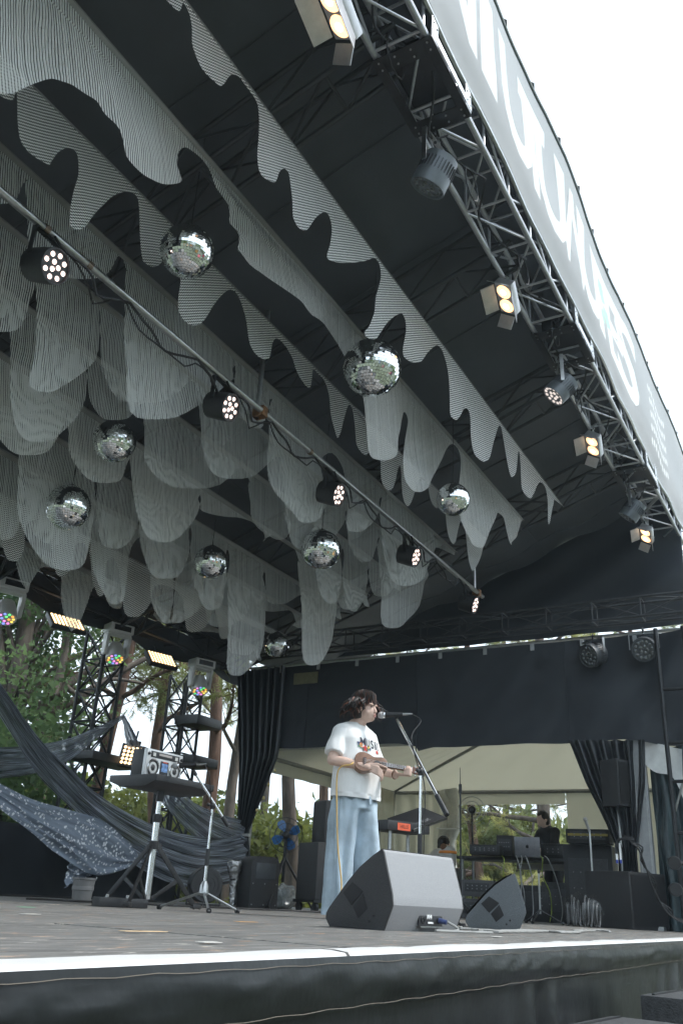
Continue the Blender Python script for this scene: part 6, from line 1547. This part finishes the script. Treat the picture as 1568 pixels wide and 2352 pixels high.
gear('storage_box', 'low black storage box under the middle of the table', 'box', 1215, 2075, FTB + .1, (.5, .8, .45), BLACKPL, .05, 0)
gear('storage_box', 'low black storage box under the right end of the table', 'box', 1300, 2075, FTB - .1, (.5, .55, .5), BLACKPL, .05, 0)
# looms of leads hanging off the table
for k, (x0, x1, c, nm) in enumerate(((1152, 1172, (.32, .42, .06), 'lime green lead hanging at the left of the leads below the laptop'), (1185, 1196, (.45, .46, .46), 'pale lead hanging below the laptop, leftmost of the pale ones'), (1196, 1203, (.45, .46, .46), 'pale lead hanging below the middle of the laptop'), (1206, 1222, (.45, .46, .46), 'pale lead hanging below the right corner of the laptop'), (1240, 1262, (.32, .42, .06), 'lime green lead looping off the right of the laptop'), (1250, 1285, (.45, .46, .46), 'pale lead arching from the right of the laptop to the deck'))):
    F_ = FTB - .45; pts = [atF(x0, 1966, F_ + .3), atF((x0 * 3 + x1) / 4, 1975, F_), atF((x0 + x1) / 2 - 6 * (-1) ** k, 2010, F_), atF(x1, 2050, F_), atF(x1 - 4 + k * 2, 2092, F_)]
    q = pts[-1]; pts.append(Vector((q.x - .1, q.y, .012)))
    tag(MB().tube([Vector(p) for p in cat_rom(pts, 7)], .007, 6).build('hanging_lead', M('lead_%d' % (k in (0, 4)), c, .5)), nm, 'cable', 'leads hanging from the table')
# people in the tent
J = dict(head=V((.02, -.16, 1.40)), neck=V((0, -.06, 1.26)), hip=V((0, .06, .86)), l=(V((.17, -.05, 1.22)), V((.24, -.15, .98)), V((.12, -.34, .95))), r=(V((-.17, -.05, 1.22)), V((-.24, -.15, .98)), V((-.12, -.34, .95))),
         ll=(V((.09, .06, .85)), V((.10, .0, .46)), V((.10, .05, .06))), rl=(V((-.09, .06, .85)), V((-.10, .0, .46)), V((-.10, .05, .06))))
BLKT = M('black_tshirt', (.022, .022, .025), .9, var=.2); HAIRB = M('black_hair', (.012, .011, .011), .5, var=.3)
pp = fl2(1272, FTB + .75); ppl('person in black bending over the table behind the laptop', (pp.x, pp.y, 0), -PI / 2 - .6, J, HAIRB, BLKT, 'crew in the tent')
pp = fl2(1000, 13.2); J2 = {k: (tuple(q - V((0, 0, .38)) for q in v) if isinstance(v, tuple) else v - V((0, 0, .38))) for k, v in J.items()}
for k in ('ll', 'rl'): h_, n_, f_ = J2[k]; J2[k] = (h_, V((n_.x, -.38, .42)), V((f_.x, -.36, .06)))
ppl('seated person in a white shirt low behind the music stand', (pp.x, pp.y, 0), .9, J2, HAIRB, M('cream_tshirt', (.55, .53, .5), .85), 'crew in the tent')
sx_ = thing('low_stool', 'low black stool under the seated person', 'stool', (pp.x, pp.y, 0), .9)
MB().lathe([(.15, .34), (.17, .36), (.17, .40), (.15, .41)], 20, None, (0, .06, 0)).build('seat', BLACKPL, sx_)
for k in range(3): MB().cyl((.10 * math.cos(k * 2.1), .06 + .10 * math.sin(k * 2.1), .35), (.15 * math.cos(k * 2.1), .06 + .15 * math.sin(k * 2.1), 0), .012).build('leg', STEEL, sx_)
# keyboard with orange tape label and open lid behind the singer
kb = thing('stage_keyboard', 'black keyboard on a stand with an orange tape label behind the singer', 'keyboard', fl2(930, 9.0), -.35)
kz = atF(905, 1895, 9.0).z
MB().box((-.12, 0, kz), (.62, .32, .10)).build('keyboard_body', BLACKPL, kb, bevel=.01)
MB().box((-.20, -.163, kz - .005), (.185, .004, .072)).build('orange_label', M('orange_tape', (.72, .12, .05), .6, var=.08), kb)
tmx = text_mesh('HILLS', .05, bold=.0006); tmx.transform(frame((-.20, -.1665, kz - .005), (1, 0, 0), (0, 0, 1), (0, -1, 0))); link('lettering', tmx, M('marker_brown', (.16, .03, .02), .7), kb)
ld = MB().box((0, 0, 0), (.60, .36, .016)).build('lid_panel', BLACKPL, kb, bevel=.004); ld.location = (.18, .02, kz + .12); ld.rotation_euler = (.35, -.30, .1)
MB().box((0, -.185, 0), (.60, .008, .03)).build('lid_edge', STEEL, ld)
tmx = text_mesh('LKU MUSIC', .062); tmx.transform(frame((-.06, -.10, .0095), (1, 0, 0), (0, 1, 0), (0, 0, 1))); link('lettering', tmx, M('print_grey', (.35, .36, .37), .6), ld)
for x in (-.32, .12):
    MB().cyl((x, -.08, .02), (x, -.08, kz - .04), .02).build('leg', STEEL, kb); MB().cyl((x, .10, .02), (x, .10, kz - .04), .02).build('leg', STEEL, kb)
    MB().box((x, 0, .015), (.04, .44, .03)).build('foot_bar', BLACKMET, kb)
MB().box((-.1, 0, kz - .28), (.50, .03, .03)).build('cross_bar', STEEL, kb)
MB().box((-.1, .05, .14), (.5, .3, .28)).build('lower_shelf_box', BLACKPL, kb, bevel=.01)
# tall thin mic stand and window fan in the tent
ts = thing('tall_mic_stand', 'tall thin black mic stand rising in front of the tent window', 'mic stand', fl2(1058, 10.2))
tt_ = atF(1056, 1742, 10.2); MB().cyl((0, 0, .02), (0, 0, tt_.z - .25), .011).build('pole', BLACKMET, ts); MB().cyl((0, 0, tt_.z - .25), (0, 0, tt_.z), .006, .003).build('tip_rod', BLACKMET, ts)
MB().cyl((0, 0, tt_.z - .3), (0, 0, tt_.z - .2), .02).build('clutch', BLACKPL, ts); tripod('x', ts, .2, .3, .01, BLACKMET)
wf = thing('stand_fan', 'small stand fan with a wire cage in the tent window', 'fan', fl2(1086, 13.0)); wz = atF(1086, 1850, 13.0).z; Rm = rot_to((-1, -.2, 0))
mb = MB()
for rr in (.20, .13, .06): mb.tube([Rm @ Vector((rr * math.cos(i / 24 * 2 * PI), rr * math.sin(i / 24 * 2 * PI), 0)) + Vector((0, 0, wz)) for i in range(25)], .006, 5)
for i in range(14): mb.tube([Vector((0, 0, wz)), Rm @ Vector((.2 * math.cos(i * .449), .2 * math.sin(i * .449), .02)) + Vector((0, 0, wz))], .002, 4)
mb.build('cage', STEEL, wf); MB().lathe([(.05, -.1), (.06, 0), (.03, .03)], 14, Rm, (0, 0, wz)).build('motor', BLACKPL, wf); MB().cyl((0, 0, 0), (0, 0, wz), .014).build('post', BLACKMET, wf); MB().lathe([(.2, 0), (.2, .02), (.03, .05)], 20).build('base', BLACKPL, wf)
ol = thing('orange_heater', 'white round heater with an orange band below the rolled tent sheet', 'heater', (0, 0, 0)); op = atF(1028, 1990, 12.6); ol.location = (op.x, op.y, op.z - .02)
MB().lathe([(.10, 0), (.12, .05), (.125, .2), (.10, .27), (.05, .30)], 20).build('shell', M('dull_white', (.5, .5, .48), .5), ol)
MB().lathe([(.126, .19), (.135, .20), (.130, .225), (.118, .23)], 20).build('orange_band', M('orange_plastic', (.75, .25, .03), .45), ol)
MB().lathe([(.035, 0), (.05, .02), (.04, .05)], 14, rot_to((-1, -.3, .5)), (-.06, .04, .27)).build('knob', M('brown_knob', (.15, .07, .03), .5), ol)
# a box carries it
MB().box((0, 0, -(op.z - .02) / 2), (.4, .4, op.z - .03)).build('plinth', BLACKPL, ol, bevel=.01)

# ------------------------------------------------------------------ stage end: speaker on pole over a bass cabinet, post, scaffold
FB = 9.75
sbp = atZ(1380, 2133, 0); sbp = fl2(1440, FB)
bs_ = thing('bass_cabinet', 'large black bass cabinet on the deck by the side opening', 'speaker', sbp, -.42)
MB().box((0, 0, .29), (.66, .60, .58)).build('cabinet', DARKCAB, bs_, bevel=.012)
MB().box((0, -.304, .29), (.60, .008, .52)).build('grille', M('grille_steel', (.02, .02, .021), .6), bs_, bevel=.003)
MB().box((.334, -.05, .30), (.008, .06, .16)).build('side_handle', M('pocket_black', (.008, .008, .009), .7), bs_, bevel=.004)
ptop = atF(1415, 1842, FB).z
ps = thing('pole_speaker', 'black speaker mounted on a pole above the bass cabinet', 'speaker', (sbp.x, sbp.y, .585), -.42)
MB().cyl((0, .02, 0), (0, .02, ptop - .585 + .03), .018).build('pole', STEEL, ps)
hh = atF(1413, 1722, FB).z - ptop
MB().prism([(-.16, -.13), (.16, -.13), (.12, .15), (-.12, .15)], ptop - .585, ptop - .585 + hh, 'Z').build('cabinet', DARKCAB, ps, bevel=.014)
MB().box((0, -.134, ptop - .585 + hh / 2), (.28, .008, hh - .06)).build('grille', M('grille_steel', (.02, .02, .021), .6), ps)
pst = thing('grey_post', 'pale grey steel post beside the pole speaker', 'post', (0, 0, 0))
pA, pB = atX(1462, 1700, XW + .02), atX(1486, 2130, XW + .02); pst.location = (pB.x, pA.y, 0); 
MB().box((0, 0, 1.15), (.09, .16, 2.3)).build('column', M('post_grey', (.30, .31, .32), .45, .4, var=.2, scale=8), pst, bevel=.006)
MB().box((-.047, .055, 1.15), (.006, .012, 2.3)).build('rail', STEEL, pst); MB().box((-.047, -.055, 1.15), (.006, .012, 2.3)).build('rail', STEEL, pst)
MB().box((0, 0, .02), (.2, .26, .04)).build('foot_plate', STEEL, pst)
scf = thing('scaffold_frame', 'dark scaffold frame with rungs at the right edge of the stage', 'scaffold', (XW + .3, 1.6, 0))
for i, (a, b) in enumerate((((1530, 1690), (1572, 2140)), ((1600, 1690), (1640, 2140)))):
    p = atX(*a, XW - .25); q = atX(*b, XW - .25); y = (p.y + q.y) / 2
    MB().cyl((XW - .25, y, -.0), (XW - .25, y, 3.35), .027, n=10).build('upright', BLACKMET, scf, world=True)
    if i == 0: y0 = y
for z in (.45, 1.0, 1.55, 1.98, 2.6): MB().cyl((XW - .25, y0, z), (XW - .25, y, z), .02).build('rung', BLACKMET, scf, world=True)
MB().cyl((XW - .22, y0, 1.2), (XW - .22, y, 2.05), .014).build('diagonal', STEEL, scf, world=True)
TEAL = M('teal_sheet', (.035, .055, .062), .25, var=.6, scale=6, bump=.6, bscale=9, stretch=(1, 3, .4))
psx = thing('plastic_drape', 'dark teal plastic sheet hanging at the right end of the stage', 'drape', (XW + .2, 1.6, 0))
def tsf(u, v): y = pA.y - .10 - 1.35 * u; return (XW + .12 + .05 * math.sin(u * 42 + noise.noise((u * 5, v * 3, 0)) * 2) + .03 * noise.noise((u * 8, v * 5, 2)), y, 2.0 * v)
MB().grid(tsf, 120, 16).build('sheet', TEAL, psx, world=True, smooth=80)
wsx = thing('white_tarp', 'white tarp sagging behind the scaffold at the right edge', 'tarp', (XW - .1, 1.5, 1.9))
def wtf(u, v):
    a = atX(1472 + 92 * u, 1700 + 20 * u, XW + .02); b = atX(1478 + 94 * u, 1752 + 95 * u * u + 15 * math.sin(u * 6), XW + .02); p = a.lerp(b, v); return (XW + .03 + .03 * math.sin(u * 9 + v * 3) - .04 * v, p.y, p.z)
MB().grid(wtf, 30, 10).build('sheet', M('tarp_white', (.62, .63, .62), .5, var=.08), wsx, world=True, smooth=80)
cbz = [atF(1434, 1925, FB - .3), atF(1450, 1935, FB - .35), atF(1470, 1960, FB - .4), atF(1500, 2040, FB - .5), atF(1535, 2100, FB - .6), atF(1590, 2130, FB - .7)]
for k in range(3):
    P = [Vector(p) + Vector((.01 * k, .02 * k * math.sin(i), .015 * k)) for i, p in enumerate(cat_rom(cbz, 6))]
    tag(MB().tube(P, .008, 6).build('speaker_lead', RUBBER), ('black lead slanting from the grey post to the right, upper of three', 'black lead slanting from the grey post to the right, middle of three', 'black lead slanting from the grey post to the right, lower of three')[k], 'cable', 'leads slanting from the grey post')
cg = thing('plug_clamp', 'black arm clamp with blue and white plugs beside the grey post', 'clamp', atF(1434, 1930, FB - .3))
MB().tube([(0, -.1, 0), (-.02, 0, .02), (0, .08, 0), (0, .1, -.06), (0, .1, -.14)], .014, 8).build('arm', BLACKPL, cg)
MB().cyl((0, .1, -.14), (0, .1, -.20), .013).build('white_plug', WHITEV, cg); MB().cyl((0, .1, -.20), (0, .1, -.235), .013).build('blue_plug', M('plug_blue2', (.05, .08, .4), .4), cg)
MB().cyl((0, .06, -.03), (0, .06, -.2), .010).build('white_plug', WHITEV, cg); MB().cyl((0, .06, -.2), (0, .06, -.235), .012).build('blue_plug', M('plug_blue2', (.05, .08, .4), .4), cg)
for k, (a, b) in enumerate(((1365, 1905), (1240, 2000))):
    F_ = 10.0 if k == 0 else 9.8; bp_ = fl2(a, F_); t = thing('short_mic_stand', ('short mic stand with a microphone beside the equipment rack', 'short silver stand in front of the equipment table')[k], 'mic stand', bp_); zt_ = atF(a, b, F_).z
    MB().cyl((0, 0, .1), (0, 0, zt_), .011).build('pole', STEEL, t); tripod('x', t, .14, .26, .009, BLACKMET, rot=k)
    if k == 0: MB().cyl((0, 0, zt_), (-.03, .03, zt_ + .12), .014, .02).ball((-.035, .035, zt_ + .14), .026, 10, 8).build('microphone_head', MICG, t)
    else: MB().ball((0, 0, zt_), (.018, .018, .03), 8, 6).build('clutch', BLACKPL, t)
cc = thing('cable_bundle', 'coiled cables in a clear plastic cover beside the bass cabinet', 'cable coil', fl2(1338, 9.2))
mb = MB()
for k in range(9):
    rr = .11 + .012 * (k % 4); tl = .5 + .12 * k; c_ = Vector((.03 * math.sin(k * 2), .04 * k - .16, rr + .01))
    mb.tube([c_ + Vector((rr * math.cos(i / 26 * 2 * PI) * math.cos(tl * .3), rr * math.cos(i / 26 * 2 * PI) * math.sin(tl * .3) * .5, rr * math.sin(i / 26 * 2 * PI))) for i in range(27)], .008, 6)
mb.build('coils', M('slate_cable', (.10, .105, .11), .4), cc)
mb = MB().ball((0, 0, .16), (.19, .24, .17), 26, 14); mb.v = [tuple(Vector(p) + Vector((0, 0, .05 * noise.noise(Vector(p) * 11)))) for p in mb.v if True]
cp_ = bpy.data.materials.new('clear_cover'); cp_.use_nodes = True; n = cp_.node_tree.nodes; l = cp_.node_tree.links
gl = n.new('ShaderNodeBsdfGlossy'); gl.inputs['Roughness'].default_value = .15; gl.inputs['Color'].default_value = (.6, .62, .62, 1); tb_ = n.new('ShaderNodeBsdfTransparent'); ms = n.new('ShaderNodeMixShader'); ms.inputs['Fac'].default_value = .05
l.new(tb_.outputs['BSDF'], ms.inputs[1]); l.new(gl.outputs['BSDF'], ms.inputs[2]); l.new(ms.outputs['Shader'], n['Material Output'].inputs['Surface'])
mb.build('plastic_cover', cp_, cc, smooth=25)
for k, (a, b, r_) in enumerate(((1547, 1982, .05), (1550, 2043, .05))):
    p = atF(a, b, 8.6); t = thing('round_lamp_head', ('upper round black lamp head at the right edge of the stage', 'lower round black lamp head at the right edge of the stage')[k], 'lamp', p)
    MB().lathe([(.03, -.10), (r_ * 1.1, -.06), (r_ * 1.3, .02), (r_ * 1.2, .03)], 18, rot_to((-.8, -.3, -.1))).build('shell', BLACKPL, t); MB().cyl((.05, .0, 0), (.15, -.12, .0), .02).build('arm', BLACKMET, t)
# boxes in the pit below the lip of the stage
def pit(label, px_, py_, F, sz, rz):
    p = atF(px_, py_, F); t = thing('pit_speaker', label, 'speaker', (p.x, p.y, GROUND), rz, group='speakers in the pit'); h_ = p.z - GROUND
    MB().box((0, 0, h_ / 2), (sz[0], sz[1], h_)).build('cabinet', M('pit_grey', (.055, .056, .058), .6, var=.35, scale=40, bump=.3, bscale=120), t, bevel=.012)
    MB().box((0, -sz[1] / 2 - .004, h_ / 2), (sz[0] * .9, .008, h_ * .9)).build('grille', M('grille_steel', (.02, .02, .021), .6), t, bevel=.003)
    MB().box((0, sz[1] / 2 - .05, h_ + .003), (sz[0] * .9, .012, .006)).build('lip', BLACKPL, t); return t
pit('grey topped speaker cabinet in the pit at the lower right', 1490, 2364, 3.1, (.62, .5), -.1)
pit('dark speaker cabinet in the pit at the right edge', 1632, 2290, 3.7, (.5, .45), -.1)
# ------------------------------------------------------------------ hazy humid air
hz = MB().box((0, 0, 8.4), (330, 330, 21.5)).build('haze', None, None, smooth=0)
hm_ = bpy.data.materials.new('haze'); hm_.use_nodes = True; n = hm_.node_tree.nodes; l = hm_.node_tree.links
n.remove(n['Principled BSDF']); pv_ = n.new('ShaderNodeVolumePrincipled'); pv_.inputs['Color'].default_value = (.70, .87, 1.0, 1); pv_.inputs['Density'].default_value = .0015; pv_.inputs['Anisotropy'].default_value = .3
l.new(pv_.outputs['Volume'], n['Material Output'].inputs['Volume']); hz.data.materials.append(hm_)
hz['kind'] = 'stuff'; hz['label'] = 'thin haze in the air over the whole place'; hz['category'] = 'haze'
